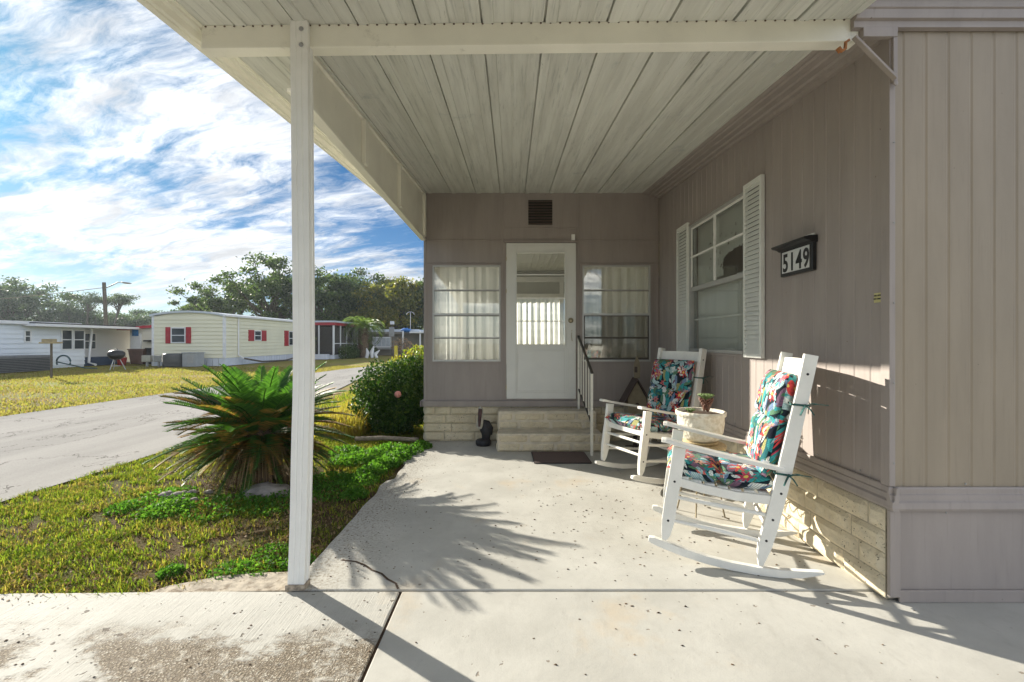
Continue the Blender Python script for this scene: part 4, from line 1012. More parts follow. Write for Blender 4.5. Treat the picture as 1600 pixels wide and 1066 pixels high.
dm = thing('door_mat', 'dark brown ribbed door mat on the patio before the block steps', 'mat', (.54, 5.1, 0))
mb = MB(); V4 = [(.245, 4.86), (.845, 4.86), (.835, 5.335), (.235, 5.335)]
mb.prism([Vector((x, y, .003)) for x, y in V4], (0, 0, .010)); mb.build('mat_pile', M_MAT, dm)
mb = MB()
for i in range(4):
    a = Vector((*V4[i], .006)); b_ = Vector((*V4[(i+1) % 4], .006)); mb.sweep([a, b_], .022, .010)
mb.build('mat_border', M_RUBBER, dm, .002)

# ================================================================= ROCKING CHAIRS
def pillow(mb, uvs, f, W_, L_, T, nu=22, nv=26, uoff=(0, 0), seams=()):
    """closed cushion; f(u,v,w) maps metres (across, along, normal) to 3D"""
    def thick(a, b_):
        e = max(0, 1-abs(2*a-1)**5)**.5*max(0, 1-abs(2*b_-1)**6)**.5
        for s_ in seams: e *= 1-.55*math.exp(-((b_-s_)/.035)**2)
        return e
    for side in (1, -1):
        vs = []
        for j in range(nv+1):
            for i in range(nu+1):
                a, b_ = i/nu, j/nv
                # cluster samples toward the rim
                a = .5-.5*math.cos(math.pi*a); b2 = b_*.6+.4*(.5-.5*math.cos(math.pi*b_))
                wq = thick(a, b2)*(1+.10*noise.noise(Vector((a*5+uoff[0], b2*6, side*3))))
                p = f(a*W_, b2*L_, side*T/2*wq)
                vs.append(p); uvs.append((a*W_*1.0+uoff[0]+(side*.06*(1-wq)*(1 if a > .5 else -1)), b2*L_*1.0+uoff[1]+(0 if side > 0 else 3)+(side*.05*(1-wq)*(1 if b2 > .5 else -1))))
        k = nu+1; fs = [(j*k+i, j*k+i+1, (j+1)*k+i+1, (j+1)*k+i) for j in range(nv) for i in range(nu)]
        if side < 0: fs = [q[::-1] for q in fs]
        mb.add(vs, fs, True)
def make_chair(label, uo):
    r = thing('rocking_chair', label, 'rocking chair', (0, 0, 0), 'white rocking chairs along the window wall')
    # local frame: x = backwards (s), y = across, z up; origin under mid of rockers
    OX = .45; HW = .275
    def P(s_, y, z): return Vector((s_-OX, y, z))
    rk = [(0.0, .118, .55), (.03, .112, .9), (.10, .092, 1.), (.20, .066, 1.), (.32, .043, 1.), (.45, .028, 1.), (.58, .0225, 1.), (.70, .026, 1.), (.80, .040, .85), (.88, .058, .45), (.905, .064, .2)]
    for y in (-HW, HW):
        mb = MB(); mb.sweep([P(s_, y, z) for s_, z, k_ in rk], .036, .045, (0, 0, 1), scale=[(1, k_) for _, _, k_ in rk]); mb.build('rocker', M_CHAIR, r, .003)
        mb = MB(); pts = [(.088, .125), (.098, .16), (.112, .24), (.13, .38), (.16, .56), (.175, .683)]; ks = [.35, .7, 1, 1, 1, 1]
        mb.sweep([P(s_, y, z) for s_, z in pts], .072, .036, (0, 1, 0), scale=[(k_, 1) for k_ in ks]); mb.build('front_leg', M_CHAIR, r, .003)
        mb = MB(); pts = [(.600, .052), (.606, .10), (.622, .17), (.655, .30), (.70, .50), (.76, .80), (.81, 1.05), (.845, 1.235)]; ks = [.3, .7, 1.05, 1.1, 1.1, 1.05, 1, 1]
        mb.sweep([P(s_, y, z) for s_, z in pts], .066, .038, (0, 1, 0), scale=[(k_, 1) for k_ in ks]); mb.build('back_post', M_CHAIR, r, .003)
        yo = y+(.012 if y > 0 else -.012)
        mb = MB(); pts = [(.075, .722), (.10, .722), (.20, .698), (.35, .668), (.50, .640), (.66, .612), (.715, .604)]
        mb.sweep([P(s_, yo, z) for s_, z in pts], .078, .022, scale=[(.75, 1), (1, 1), (1, 1), (.95, 1), (.85, 1), (.7, 1), (.6, 1)]); mb.build('armrest', M_CHAIR, r, .004)
        mb = MB(); mb.sweep([P(.17, y, .478), P(.30, y, .452), P(.48, y, .428), P(.70, y, .425)], .03, .05); mb.build('side_rail', M_CHAIR, r, .003)
        for za_, zb_ in ((.385, .335), (.245, .185)):
            mb = MB(); mb.tube([P(.125+(.02 if za_ > .3 else 0), y, za_), P(.40, y, (za_+zb_)/2), P(.665-(0 if za_ > .3 else .03), y, zb_)], [.011, .015, .011], 8); mb.build('side_rung', M_CHAIR, r)
        mb = MB(); sg = 1 if y > 0 else -1
        for s_, z in ((.148, .48), (.112, .245), (.66, .32), (.628, .20), (.70, .47), (.826, 1.13)):
            mb.lathe([(0, 0), (.007, 0), (.007, .0015), (0, .002)], P(s_, y+sg*.018, z), 10, Matrix.Rotation(R(-90*sg), 3, 'X'))
        mb.pieces('bolt', M_BLACK, r)
    for s_, z, rad in ((.135, .40, .011), (.118, .29, .011), (.645, .25, .012)):
        mb = MB(); mb.tube([P(s_, -HW+.01, z), P(s_, 0, z), P(s_, HW-.01, z)], [rad, rad*1.35, rad], 8); mb.build('cross_rung', M_CHAIR, r)
    mb = MB(); mb.sweep([P(.155, -HW+.018, .485), P(.155, HW-.018, .485)], .03, .055); mb.build('front_rail', M_CHAIR, r, .003)
    mb = MB()
    for i in range(7):
        s_ = .20+i*.07; z = np.interp(s_, [.17, .30, .48, .70], [.503, .477, .453, .45]); mb.sweep([P(s_, -HW+.016, z), P(s_, HW-.016, z)], .055, .012)
    mb.pieces('seat_slat', M_CHAIR, r, .002)
    bs = lambda z: np.interp(z, [.5, .8, 1.05, 1.235], [.70, .76, .81, .845])
    mb = MB(); mb.sweep([P(bs(1.155), -HW+.019, 1.155), P(bs(1.155)+.018, 0, 1.158), P(bs(1.155), HW-.019, 1.155)], .022, .10, (.2, 0, 1)); mb.build('top_rail', M_CHAIR, r, .004)
    mb = MB(); mb.sweep([P(bs(.53), -HW+.019, .53), P(bs(.53), HW-.019, .53)], .022, .06, (.2, 0, 1)); mb.build('lower_rail', M_CHAIR, r, .003)
    mb = MB()
    for i in range(6):
        y = -.20+i*.08; mb.sweep([P(bs(.55), y, .55), P(bs(.8)+.01, y, .8), P(bs(1.11)+.008, y, 1.115)], .038, .012, (1, 0, 0))
    mb.pieces('back_slat', M_CHAIR, r, .002)
    # cushions
    def fseat(a, b_, w_):
        s_ = .105+b_; z = np.interp(s_, [.1, .17, .30, .48, .70], [.55, .553, .531, .511, .503])
        return P(s_+.0, -.262+a, z+w_)
    mb = MB(); uv = []; pillow(mb, uv, fseat, .53, .575, .135, uoff=(uo, uo*1.7), seams=(.5,)); mb.build('seat_cushion', M_FLORAL, r, uvs=uv)
    def fback(a, b_, w_):
        z = .545+b_*.965; s_ = bs(z)-.078+.02*math.sin(a/.524*math.pi)
        return P(s_-w_*.97, -.262+a, z-w_*.22)
    mb = MB(); uv = []; pillow(mb, uv, fback, .53, .60, .15, uoff=(uo+1.3, uo+.4), seams=(.55,), nv=40); mb.build('back_cushion', M_FLORAL, r, uvs=uv)
    for zt_ in (.96, .575):
        s_ = bs(zt_)
        for sg in (-1, 1):
            mb = MB()
            mb.sweep([P(s_-.05, sg*.25, zt_+.01), P(s_-.045, sg*(HW+.021), zt_+.005), P(s_+.03, sg*(HW+.024), zt_), P(s_+.045, sg*(HW+.0), zt_)], .003, .011, (0, .3, 1))
            c_ = P(s_+.02, sg*(HW+.027), zt_)
            for dd in ((.05, .02, .015), (.10, .03, .01), (-.03, .03, -.05), (.035, .03, -.045)):
                q = c_+Vector((dd[0], sg*dd[1], dd[2])); mb.sweep([c_, c_.lerp(q, .5)+Vector((0, sg*.006, .008)), q], .010, .003, (0, 0, 1))
            mb.blob(c_, (.009, .008, .009), 8, 6)
            mb.build('cushion_tie', M_TIE, r)
    mb = MB(); mb.sweep([P(bs(.62)-.10, -.268, .60), P(bs(.62)-.095, -.272, .64)], .03, .002, (0, 1, 0)); mb.build('care_tag', M_WHITE, r)
    return r
c1 = make_chair('nearest white wooden rocking chair with floral cushions, partly in full sun', 0.0)
ang = R(-19.4)
c1.location = (1.342, 2.862, 0); c1.rotation_euler = (0, 0, ang)
c2 = copy_tree(c1); c2['label'] = 'farther white wooden rocking chair with floral cushions, beyond the planter'
c2.location = (1.345, 4.415, 0); c2.rotation_euler = (0, 0, R(24.3))

# ================================================================= PLANTER AND STAND
sx, sy = 1.425, 3.44
ps = thing('plant_stand', 'weathered wicker topped wire plant stand between the two rocking chairs', 'plant stand', (sx, sy, 0))
mb = MB(); mb.lathe([(0, .50), (.165, .50), (.178, .508), (.18, .53), (.172, .54), (0, .54)], (sx, sy, 0), 32); mb.build('wicker_top', M_WICK, ps)
for k_ in range(4):
    a = math.pi/4+k_*math.pi/2+.2; c_, s_ = math.cos(a), math.sin(a)
    mb = MB(); mb.tube([(sx+c_*.15, sy+s_*.15, .50), (sx+c_*.17, sy+s_*.17, .40), (sx+c_*.13, sy+s_*.13, .26), (sx+c_*.15, sy+s_*.15, .10), (sx+c_*.17, sy+s_*.17, .012), (sx+c_*.20, sy+s_*.20, .008)], .006, 7); mb.build('leg', M_WIRE, ps)
mb = MB()
for k_ in range(12):
    a0 = k_*math.pi/6; pts = [(sx+.165*math.cos(a0+t_*.52), sy+.165*math.sin(a0+t_*.52), .50-.045*math.sin(t_*math.pi)) for t_ in np.linspace(0, 1, 7)]
    mb.tube(pts, .004, 5)
mb.tube([(sx+.13*math.cos(a), sy+.13*math.sin(a), .26) for a in np.linspace(0, 6.283, 25)], .0045, 5); mb.build('wire_scroll', M_WIRE, ps)
pp = thing('planter', 'round cream textured planter with succulents standing on the wicker stand', 'planter', (sx, sy, .54))
mb = MB(); m, t, b = newmat('planter_cream'); p = obc(t)
c = t.mix(t.step(t.noise(p, 30, 5, .65), .4, .68), (.74, .71, .62), (.56, .51, .40)); t.put(b, 'Base Color', c); b.inputs['Roughness'].default_value = .85
vo = t.node('ShaderNodeTexVoronoi'); t.put(vo, 'Vector', p); vo.inputs['Scale'].default_value = 38; bump(t, b, vo.outputs[0], .6, .008)
mb.lathe([(r_, .558+(z_-.541)*.93) for r_, z_ in [(0, .541), (.095, .541), (.13, .56), (.158, .62), (.167, .69), (.168, .745), (.178, .75), (.18, .778), (.174, .785), (.163, .782), (.158, .76), (.15, .757), (0, .757)]], (sx, sy, 0), 36); mb.build('pot', m, pp)
mb = MB(); mb.lathe([(0, .5405), (.12, .5405), (.13, .55), (.13, .560), (0, .557)], (sx, sy, 0), 28); mb.build('saucer', M_WICK, pp)
mb = MB(); mb.lathe([(.155, .762), (.10, .768), (.0, .772)], (sx, sy, 0), 24, cap=False); mb.build('soil', M_SOIL, pp)
def rosette(c_, r_, h, n, L, mat, name):
    C = []; mb = MB()
    for i in range(n):
        a = i*2.4; k_ = i/n; el = .2+1.2*(1-k_)
        zz_ = h*k_; d_ = Vector((math.cos(a)*math.cos(el), math.sin(a)*math.cos(el), math.sin(el)))
        base = Vector(c_)+Vector((math.cos(a)*r_*.3, math.sin(a)*r_*.3, zz_)); mb.blob(base+d_*L*.5, (L*.5, L*.2, L*.14), 7, 5, M=d_.to_track_quat('X', 'Z').to_matrix())
    return mb.build(name, mat, pp)
M_SUCC = simple('succulent_red', (.16, .075, .05), .5, .5, 30); M_SUCG = simple('succulent_green', (.16, .24, .08), .5, .4, 30)
rosette((sx+.035, sy-.02, .775), .05, .10, 60, .045, M_SUCC, 'succulent_stem'); rosette((sx+.035, sy-.02, .86), .05, .035, 34, .05, M_SUCG, 'succulent')
rosette((sx-.09, sy-.03, .77), .03, .02, 22, .035, M_SUCG, 'succulent')

# ================================================================= PLAQUE AND STICKER
y0_, y1_ = 2.865, 3.205; z0_, z1_ = 1.757, 1.935
pq = thing('house_number_plaque', 'black framed house number plaque with projecting hood on the ribbed wall', 'house number', (WX, 3.03, 1.85))
mb = MB(); mb.box(WX-.03, WX-.001, y0_, y1_, z0_, z1_+.006); mb.build('plaque_case', M_BLACK, pq, .005)
# hood: curves outward at the top
mb = MB(); hp = [(0, .0), (.034, .0), (.05, .012), (.085, .020), (.09, .034), (.05, .044), (0, .046)]
mb.prism([Vector((WX-.001-a, y0_-.012, z1_-.002+z)) for a, z in hp], (0, y1_-y0_+.024, 0)); mb.build('hood', M_BLACK, pq, .003)
mb = MB(); mb.box(WX-.012, WX-.002, y0_+.01, y1_-.06, z1_+.046, z1_+.060); mb.build('solar_strip', M_WHITE, pq)
mb = MB(); mb.box(WX-.0325, WX-.0302, y0_+.026, y1_-.024, z0_+.022, z1_-.012); mb.build('number_face', simple('number_white', (.62, .63, .62), .5, .05, 90), pq)
def text(s_, size, name, mat, parent, loc, rot, off=0., sxk=1.):
    cu = bpy.data.curves.new(name, 'FONT'); cu.body = s_; cu.size = size; cu.extrude = .0006; cu.offset = off; cu.align_x = 'CENTER'; cu.align_y = 'CENTER'
    tmp = bpy.data.objects.new(name, cu); COL.objects.link(tmp)
    dg = bpy.context.evaluated_depsgraph_get(); me = bpy.data.meshes.new_from_object(tmp.evaluated_get(dg)); bpy.data.objects.remove(tmp)
    me.materials.clear(); me.materials.append(mat)
    o = bpy.data.objects.new(name, me); COL.objects.link(o); o.parent = parent
    o.location = Vector(loc)-rootloc(parent); o.rotation_euler = rot; o.scale = (sxk, 1, 1); return o
RT = (R(90), 0, R(-90))
for i, ch in enumerate('5149'):
    text(ch, .168, 'digit', M_BLACK, pq, (WX-.0335, 3.14-i*.0735, 1.840), RT, .0042, .76)
yp = thing('warning_sticker', 'small yellow sticker with two lines of black writing at the wall corner', 'sticker', (WX, 2.35, 1.54))
mb = MB(); mb.box(WX-.0045, WX-.0032, 2.318, 2.408, 1.512, 1.562); 
STM = simple('sticker_yellow', (.55, .50, .22), .5, .1, 40); yp_s = mb.build('sticker_sheet', STM, yp)
text('NO SOLICITING', .0125, 'lettering', M_BLACK, yp, (WX-.0052, 2.362, 1.548), RT, .0004)
text('NO TRESPASSING', .0115, 'lettering', M_BLACK, yp, (WX-.0052, 2.364, 1.531), RT, .0004)

# ================================================================= PELICAN
pe = thing('pelican_statue', 'small dark wooden pelican statue with a long upright bill beside the steps', 'statue', (-.36, 5.72, 0))
M_PEL = simple('pelican_dark', (.018, .018, .022), .6, .4, 20, dirt=(.12, .05, .02), dscale=14, dlo=.55, dhi=.66)
M_PEW = simple('pelican_white', (.45, .43, .36), .7, .15, 20); M_PEB = simple('pelican_bill', (.07, .03, .03), .6, .5, 16)
ex, ey = -.36, 5.72
mb = MB(); mb.lathe([(0, .0), (.085, .0), (.097, .02), (.096, .06), (.08, .075), (0, .08)], (ex, ey, 0), 20); mb.build('base', M_PEL, pe)
mb = MB(); mb.tube([(ex+.03, ey, .07), (ex+.035, ey, .12), (ex+.04, ey, .165), (ex+.02, ey, .22), (ex-.0, ey, .27), (ex-.01, ey, .30)], [.05, .055, .07, .072, .05, .03], 14)
mb.tube([(ex+.10, ey+.01, .13), (ex+.085, ey, .20), (ex+.04, ey, .28), (ex+.0, ey, .315)], [.012, .045, .045, .012], 12); mb.build('body', M_PEL, pe)
mb = MB(); mb.tube([(ex-.03, ey-.03, .225), (ex-.045, ey-.04, .25), (ex-.035, ey-.035, .32), (ex-.03, ey-.02, .40), (ex-.035, ey-.01, .465), (ex-.045, ey-.02, .475)], [.03, .045, .040, .028, .030, .02], 12); mb.build('head', M_PEW, pe)
mb = MB(); mb.tube([(ex-.045, ey-.085, .25), (ex-.042, ey-.082, .33), (ex-.038, ey-.07, .41), (ex-.036, ey-.05, .462)], [.014, .021, .026, .024], 10); mb.build('bill', M_PEB, pe)

# birdhouse ornament by the corner
bh = thing('birdhouse', 'wooden birdhouse with dark pitched roof and tall pointed finial behind the far chair', 'birdhouse', (1.52, 5.5, 0))
bx_, by_ = 1.50, 5.45
M_BHW = simple('birdhouse_board', (.26, .22, .15), .8, .15, 12); M_BHR = simple('birdhouse_roof', (.06, .04, .035), .6, .2)
mb = MB(); mb.prism([Vector((bx_+a, by_, z)) for a, z in ((-.11, .30), (.11, .30), (.11, .62), (0, .82), (-.11, .62))], (0, .18, 0)); mb.build('box', M_BHW, bh)
mb = MB()
for sg in (-1, 1): mb.sweep([(bx_+sg*.165, by_+.09, .545), (bx_, by_+.09, .845)], .24, .022, (0, 1, 0)) if False else mb.prism([Vector((bx_+sg*a, by_-.03, z)) for a, z in ((.165, .545), (.175, .555), (0, .862), (0, .84))][::sg], (0, .24, 0))
mb.build('roof', M_BHR, bh)
mb = MB(); mb.prism([Vector((bx_+a+.01, by_+.05, z)) for a, z in ((-.03, .86), (.035, .86), (.04, .98), (.03, 1.06), (.0, 1.13), (-.03, 1.05), (-.035, .97))], (0, .02, 0)); mb.build('finial', M_BHW, bh)
mb = MB(); mb.lathe([(0, 0), (.022, 0), (.022, .004), (0, .004)], (bx_, by_-.001, .55), 16, Mx); mb.box(bx_-.02, bx_+.015, by_+.045, by_+.0495, .93, 1.0); mb.build('entry_hole', M_BHR, bh)
mb = MB(); mb.box(bx_-.02, bx_+.02, by_+.07, by_+.11, 0, .30); mb.box(bx_-.1, bx_+.1, by_+.0, by_+.18, 0, .02); mb.build('stand', M_BHR, bh)

# ================================================================= SAGO PALM
sg_ = thing('sago_palm', 'large sago palm with arching green fronds and dead brown lower fronds by the post', 'cycad', (-2.45, 4.4, 0))
SC = Vector((-2.46, 4.45, 0))
def frond(n_pair, az, el0, L, droop, base_r, base_z, ll, VV, tw=.0):
    """appends leaflet quads and rachis; returns nothing"""
    d = Vector((math.cos(az), math.sin(az), 0)); p = SC+d*base_r+Vector((0, 0, base_z)); el = el0; ds = L/n_pair; side = Vector((-d.y, d.x, 0)); rach = []
    for i in range(n_pair+1):
        k_ = i/n_pair; dirv = d*math.cos(el)+Vector((0, 0, math.sin(el))); nrm = side.cross(dirv)*-1
        rach.append(p.copy())
        if k_ > .12:
            l = ll*min(1, (k_-.05)*5)*(1-.75*max(0, k_-.55)/.45)
            for s_ in (-1, 1):
                ld = (dirv*.55+side*s_*.80+nrm*(.38 if s_ else 0)+Vector((random.uniform(-.07, .07), random.uniform(-.07, .07), random.uniform(-.10, .05)))).normalized()
                tip = p+ld*l+Vector((0, 0, -l*.10)); w_ = dirv*.0062; m_ = p+ld*l*.5+Vector((0, 0, .004))
                VV.append((p-w_, p+w_, m_+w_*1.1, tip)); 
        el -= droop*ds*(1+.8*k_); p = p+dirv*ds+side*(tw*ds*k_)
    return rach
def fronds(specs, mat, name):
    VV = []; mb = MB()
    for sp in specs: mb.tube(frond(*sp[:-1], VV, sp[-1]), [.008]*10+[.006]*10+[.003]*100 if False else .005, 4, cap=False)
    V = np.array([[tuple(q) for q in v] for v in VV]).reshape(-1, 3)
    st = mb.build(name+'_stalks' if False else 'frond_stalk', mat, sg_)
    return npmesh(name, V, np.arange(len(V)).reshape(-1, 4), mat, sg_)
rr = random.Random(21)
def spec(i, n, elr, Lr, dr, ll, br=.06, bz=.42):
    az = i*2.39996+rr.uniform(-.25, .25)
    return (50, az, rr.uniform(*elr), rr.uniform(*Lr), rr.uniform(*dr), br, bz+rr.uniform(-.04, .06), ll, rr.uniform(-.3, .3))
for i in range(26): pass
gs = [spec(i, 0, (.75, 1.35), (.66, .84), (.25, .70), .15) for i in range(30)]
g2 = [spec(i+7, 0, (.35, .85), (.70, .86), (.30, .75), .15) for i in range(46)]
g3 = [spec(i+3, 0, (-.05, .35), (.68, .84), (.3, .65), .145, .07, .38) for i in range(46)]
g4 = [spec(i+5, 0, (-.9, -.3), (.38, .54), (.5, 1.2), .10, .08, .36) for i in range(30)]
g5 = [spec(i+11, 0, (-.42, -.05), (.55, .72), (.3, .7), .13, .08, .36) for i in range(34)]
fronds(gs+g2[::2]+g3[::3]+g5[::2], M_SAGO, 'green_frond'); fronds(g5[1::2]+g2[1::2]+g3[1::3]+g3[2::6], M_SAGOM, 'browning_frond'); fronds(g4, M_SAGOB, 'dead_frond')
mb = MB(); mb.tube([SC+Vector((0, 0, -.02)), SC+Vector((0, 0, .2)), SC+Vector((0, 0, .42)), SC+Vector((0, 0, .50))], [.17, .16, .13, .05], 14); mb.build('trunk', M_PTRUNK, sg_)
V = []
for i in range(420):
    a = rr.uniform(0, 6.283); r0 = rr.uniform(.08, .16); r1 = r0+rr.uniform(.12, .5); z = rr.uniform(.28, .45)
    p = SC+Vector((math.cos(a)*r0, math.sin(a)*r0, z)); a2 = a+rr.uniform(-.4, .4)
    m_ = SC+Vector((math.cos(a2)*(r0+r1)*.55, math.sin(a2)*(r0+r1)*.55, z*.75+rr.uniform(-.05, .08))); q = SC+Vector((math.cos(a2)*r1, math.sin(a2)*r1, rr.uniform(0, .08)))
    s_ = Vector((-math.sin(a), math.cos(a), 0))*rr.uniform(.002, .005)
    V += [p-s_, p+s_, m_+s_, m_-s_, m_-s_, m_+s_, q+s_*.5, q-s_*.5]
V = np.array([tuple(v) for v in V]); npmesh('dead_stems', V, np.arange(len(V)).reshape(-1, 4), M_STRAW, sg_)

# ================================================================= SHRUB, YELLOW WEEDS
sh = thing('round_shrub', 'rounded dark green small leaved shrub against the street side of the porch room', 'shrub', (-1.8, 6.7, 0))
def shell(c_, r_, n, inner=.35, jit=.18):
    d = rng.normal(size=(n, 3)); d /= np.linalg.norm(d, axis=1)[:, None]
    k_ = inner+(1-inner)*rng.random(n)**.45
    f_ = np.array([1+jit*noise.noise(Vector(v)*2.6)+.10*noise.noise(Vector(v)*7) for v in d])
    return np.array(c_)+d*np.array(r_)*(k_*f_)[:, None]
C = np.concatenate([shell((-1.80, 6.75, .47), (.58, .55, .52), 13000, .3, .34), shell((-1.55, 7.1, .62), (.40, .40, .45), 7000), shell((-1.62, 6.5, .35), (.42, .35, .38), 6000)])
C = C[(C[:, 2] > .02) & ((C[:, 0] < -1.20))]
leaves(C, .042, .024, M_BOX, 'foliage', sh, up=.3)
mb = MB()
for i in range(26):
    a = rr.uniform(0, 6.28); q = Vector((-1.75+math.cos(a)*rr.uniform(.1, .42), 6.7+math.sin(a)*rr.uniform(.1, .42), rr.uniform(.3, .8))); mb.tube([(-1.75, 6.7, -.03), Vector((-1.75, 6.7, .0)).lerp(q, .5)+Vector((0, 0, .06)), q], [.014, .008, .004], 5)
mb.build('stem', M_BARK, sh)
yw = thing('yellow_leaf_shrub', 'loose yellow green leafy shrub rising behind the round dark shrub', 'shrub', (-1.55, 7.6, 0))
C = np.concatenate([shell((-1.55, 7.75, .85), (.42, .35, .38), 2400, .2), shell((-1.85, 7.6, .8), (.3, .3, .25), 1100, .2), shell((-1.36, 7.7, 1.12), (.12, .12, .26), 380, .1)])
C = C[(C[:, 0] < -1.2)]
leaves(C, .06, .026, M_YEL, 'foliage', yw, up=.8)
mb = MB()
for i in range(16):
    x = rr.uniform(-2.0, -1.3); y = rr.uniform(7.4, 7.9); mb.tube([(x*.6-.62, 7.6, -.03), (x, y, .6), (x+rr.uniform(-.05, .05), y, rr.uniform(.9, 1.3))], [.01, .006, .003], 5)
mb.build('stem', M_BARK, yw)
# feathery yellow grasses to the left of the shrub
blades(2600, (-2.75, -2.1, 6.2, 8.2), .15, .45, .010, leafmat('dry_yellow_grass', [(.30, .20, .06), (.42, .34, .08), (.34, .36, .06)], .6, .5, 2), 'tall_yellow_grass', 'tall yellow dry grass between the shrub and the street', lean=.7)
mb = MB(); mb.blob((-1.56, 6.22, .58), (.046, .046, .046), 18, 12, jit=.05)
tag(mb.build('pink_flower', simple('pink_petals', (.62, .26, .22), .7, .35, 60, .6, 50)), 'single round pink flower on the front of the round shrub', 'flower')

# ================================================================= NEIGHBOURING HOMES
def lap(mb, p0, d, nrm, length, z0, z1, pitch=.115, holes=()):
    pitch = pitch*1.75; P = Vector(p0); d = Vector(d); nv = Vector(nrm); n = max(1, round((z1-z0)/pitch)); h = (z1-z0)/n
    for i in range(n):
        a, b_ = z0+i*h, z0+(i+1)*h
        mb.add([P+nv*.045+Vector((0, 0, a)), P+d*length+nv*.045+Vector((0, 0, a)), P+d*length+nv*.008+Vector((0, 0, b_)), P+nv*.008+Vector((0, 0, b_))], [(0, 1, 2, 3)])
        mb.add([P+nv*.0+Vector((0, 0, a)), P+d*length+Vector((0, 0, a)), P+d*length+nv*.045+Vector((0, 0, a)), P+nv*.045+Vector((0, 0, a))], [(0, 1, 2, 3)])
M_YSID = simple('pale_yellow_siding', (.70, .68, .52), .6, .05, .6); M_BSID = simple('pale_blue_siding', (.66, .71, .76), .6, .05, .6); M_BSID2 = simple('white_siding', (.55, .57, .60), .6, .05, .6)
M_ROOFW = simple('pale_roof_metal', (.50, .55, .60), .45, .06, 1.5); M_RED = simple('red_paint', (.35, .02, .03), .5, .08, 4); M_BGL = simple('dark_glass', (.035, .045, .055), .08, .2, 1.2, spec=.8)
M_TAN = simple('grey_tan_siding', (.20, .185, .16), .7, .06, 1); M_WT = simple('white_trim', (.68, .69, .70), .5, .04, 3); M_SKW = simple('white_skirting', (.56, .60, .68), .55, .05, 3)
def wbox(parent, p0, d, nrm, s0, s1, z0, z1, shutters=None, frame=M_WT):
    """window on a wall: frame part, pane sub-part, optional shutters"""
    P = Vector(p0); d = Vector(d); nv = Vector(nrm); up = Vector((0, 0, 1)); e = .05
    def slab(mb, a, b_, za_, zb_, o0, o1):
        q = [P+d*a+nv*o0, P+d*b_+nv*o0, P+d*b_+nv*o1, P+d*a+nv*o1]; mb.hexa([v+up*za_ for v in q]+[v+up*zb_ for v in q])
    mb = MB(); slab(mb, s0, s0+e, z0, z1, .031, .07); slab(mb, s1-e, s1, z0, z1, .031, .07); slab(mb, s0+e, s1-e, z1-e, z1, .031, .07); slab(mb, s0+e, s1-e, z0, z0+e, .031, .07); slab(mb, s0+e, s1-e, (z0+z1)/2-.02, (z0+z1)/2+.02, .031, .06)
    w_ = mb.build('window', frame, parent)
    mb = MB(); slab(mb, s0+e, s1-e, z0+e, z1-e, .031, .045); mb.build('pane', M_BGL, w_)
    if shutters:
        for a, b_ in ((s0-shutters-.02, s0-.02), (s1+.02, s1+.02+shutters)):
            mb = MB(); slab(mb, a, b_, z0-.02, z1+.02, .031, .06)
            for k_ in range(6): zz_ = z0+(z1-z0)*k_/6+.03; slab(mb, a+.03, b_-.03, zz_, zz_+(z1-z0)/6-.05, .061, .07)
            mb.build('shutter', M_RED, parent)
def arc_roof(mb, x0, x1, y0, y1, ze, rise, over=.12, th=.10, n=10):
    prof = []
    for i in range(n+1):
        k_ = i/n; x = x0-over+(x1-x0+2*over)*k_; prof.append((x, ze+rise*(1-(2*k_-1)**2)))
    up_ = [Vector((x, y0-over, z+th)) for x, z in prof]; lo = [Vector((x, y0-over, z)) for x, z in prof]
    mb.prism(up_[::-1]+lo, (0, y1-y0+2*over, 0))
# yellow home: front gable x -18.85..-15.1 at Y=23.9, runs to Y=46
yh = thing('mobile_home', 'pale yellow lap sided mobile home with red shutters and screened porch across the street', 'house', (-17, 23.9, 0))
YX0, YX1, YY0, YY1 = -18.85, -15.1, 23.9, 46.
mb = MB(); mb.box(YX0+.01, YX1-.01, YY0+.01, YY1, .3, 2.60); mb.prism([Vector((YX0+.01+(YX1-YX0-.02)*k_/8, YY0+.01, 2.6+.20*(1-(2*k_/8-1)**2))) for k_ in range(9)], (0, .5, 0))
lap(mb, (YX0, YY0, 0), (1, 0, 0), (0, -1, 0), YX1-YX0, .42, 2.62); lap(mb, (YX1, YY0, 0), (0, 1, 0), (1, 0, 0), YY1-YY0, .42, 2.62); mb.build('siding', M_YSID, yh)
mb = MB(); arc_roof(mb, YX0, YX1, YY0, YY1, 2.60, .20); mb.build('roof', M_ROOFW, yh)
mb = MB()
lapn = 46
for i in range(12): mb.box(YX0+i*.3125+.01, YX0+(i+1)*.3125-.01, YY0-.012, YY0+.008, .0, .42)
for i in range(70): mb.box(YX1-.008, YX1+.012, YY0+i*.3125+.01, YY0+(i+1)*.3125-.01, 0, .42)
mb.box(YX0, YX1, YY0-.02, YY0+.005, .40, .44); mb.box(YX1-.005, YX1+.02, YY0, YY1, .40, .44); mb.build('skirting', M_SKW, yh)
mb = MB(); mb.box(YX1-.07, YX1+.045, YY0-.045, YY0+.07, .40, 2.64); mb.box(YX0-.045, YX0+.07, YY0-.045, YY0+.07, .0, 2.64); mb.box(YX1+.0, YX1+.16, YY0-.15, YY1, 2.60, 2.70)
mb.tube([(YX1+.09, YY0+1.1, 2.62), (YX1+.07, YY0+1.1, 2.5), (YX1+.07, YY0+1.1, .55), (YX1+.35, YY0+1.15, .35)], .04, 6); mb.pieces('white_trim', M_WT, yh)
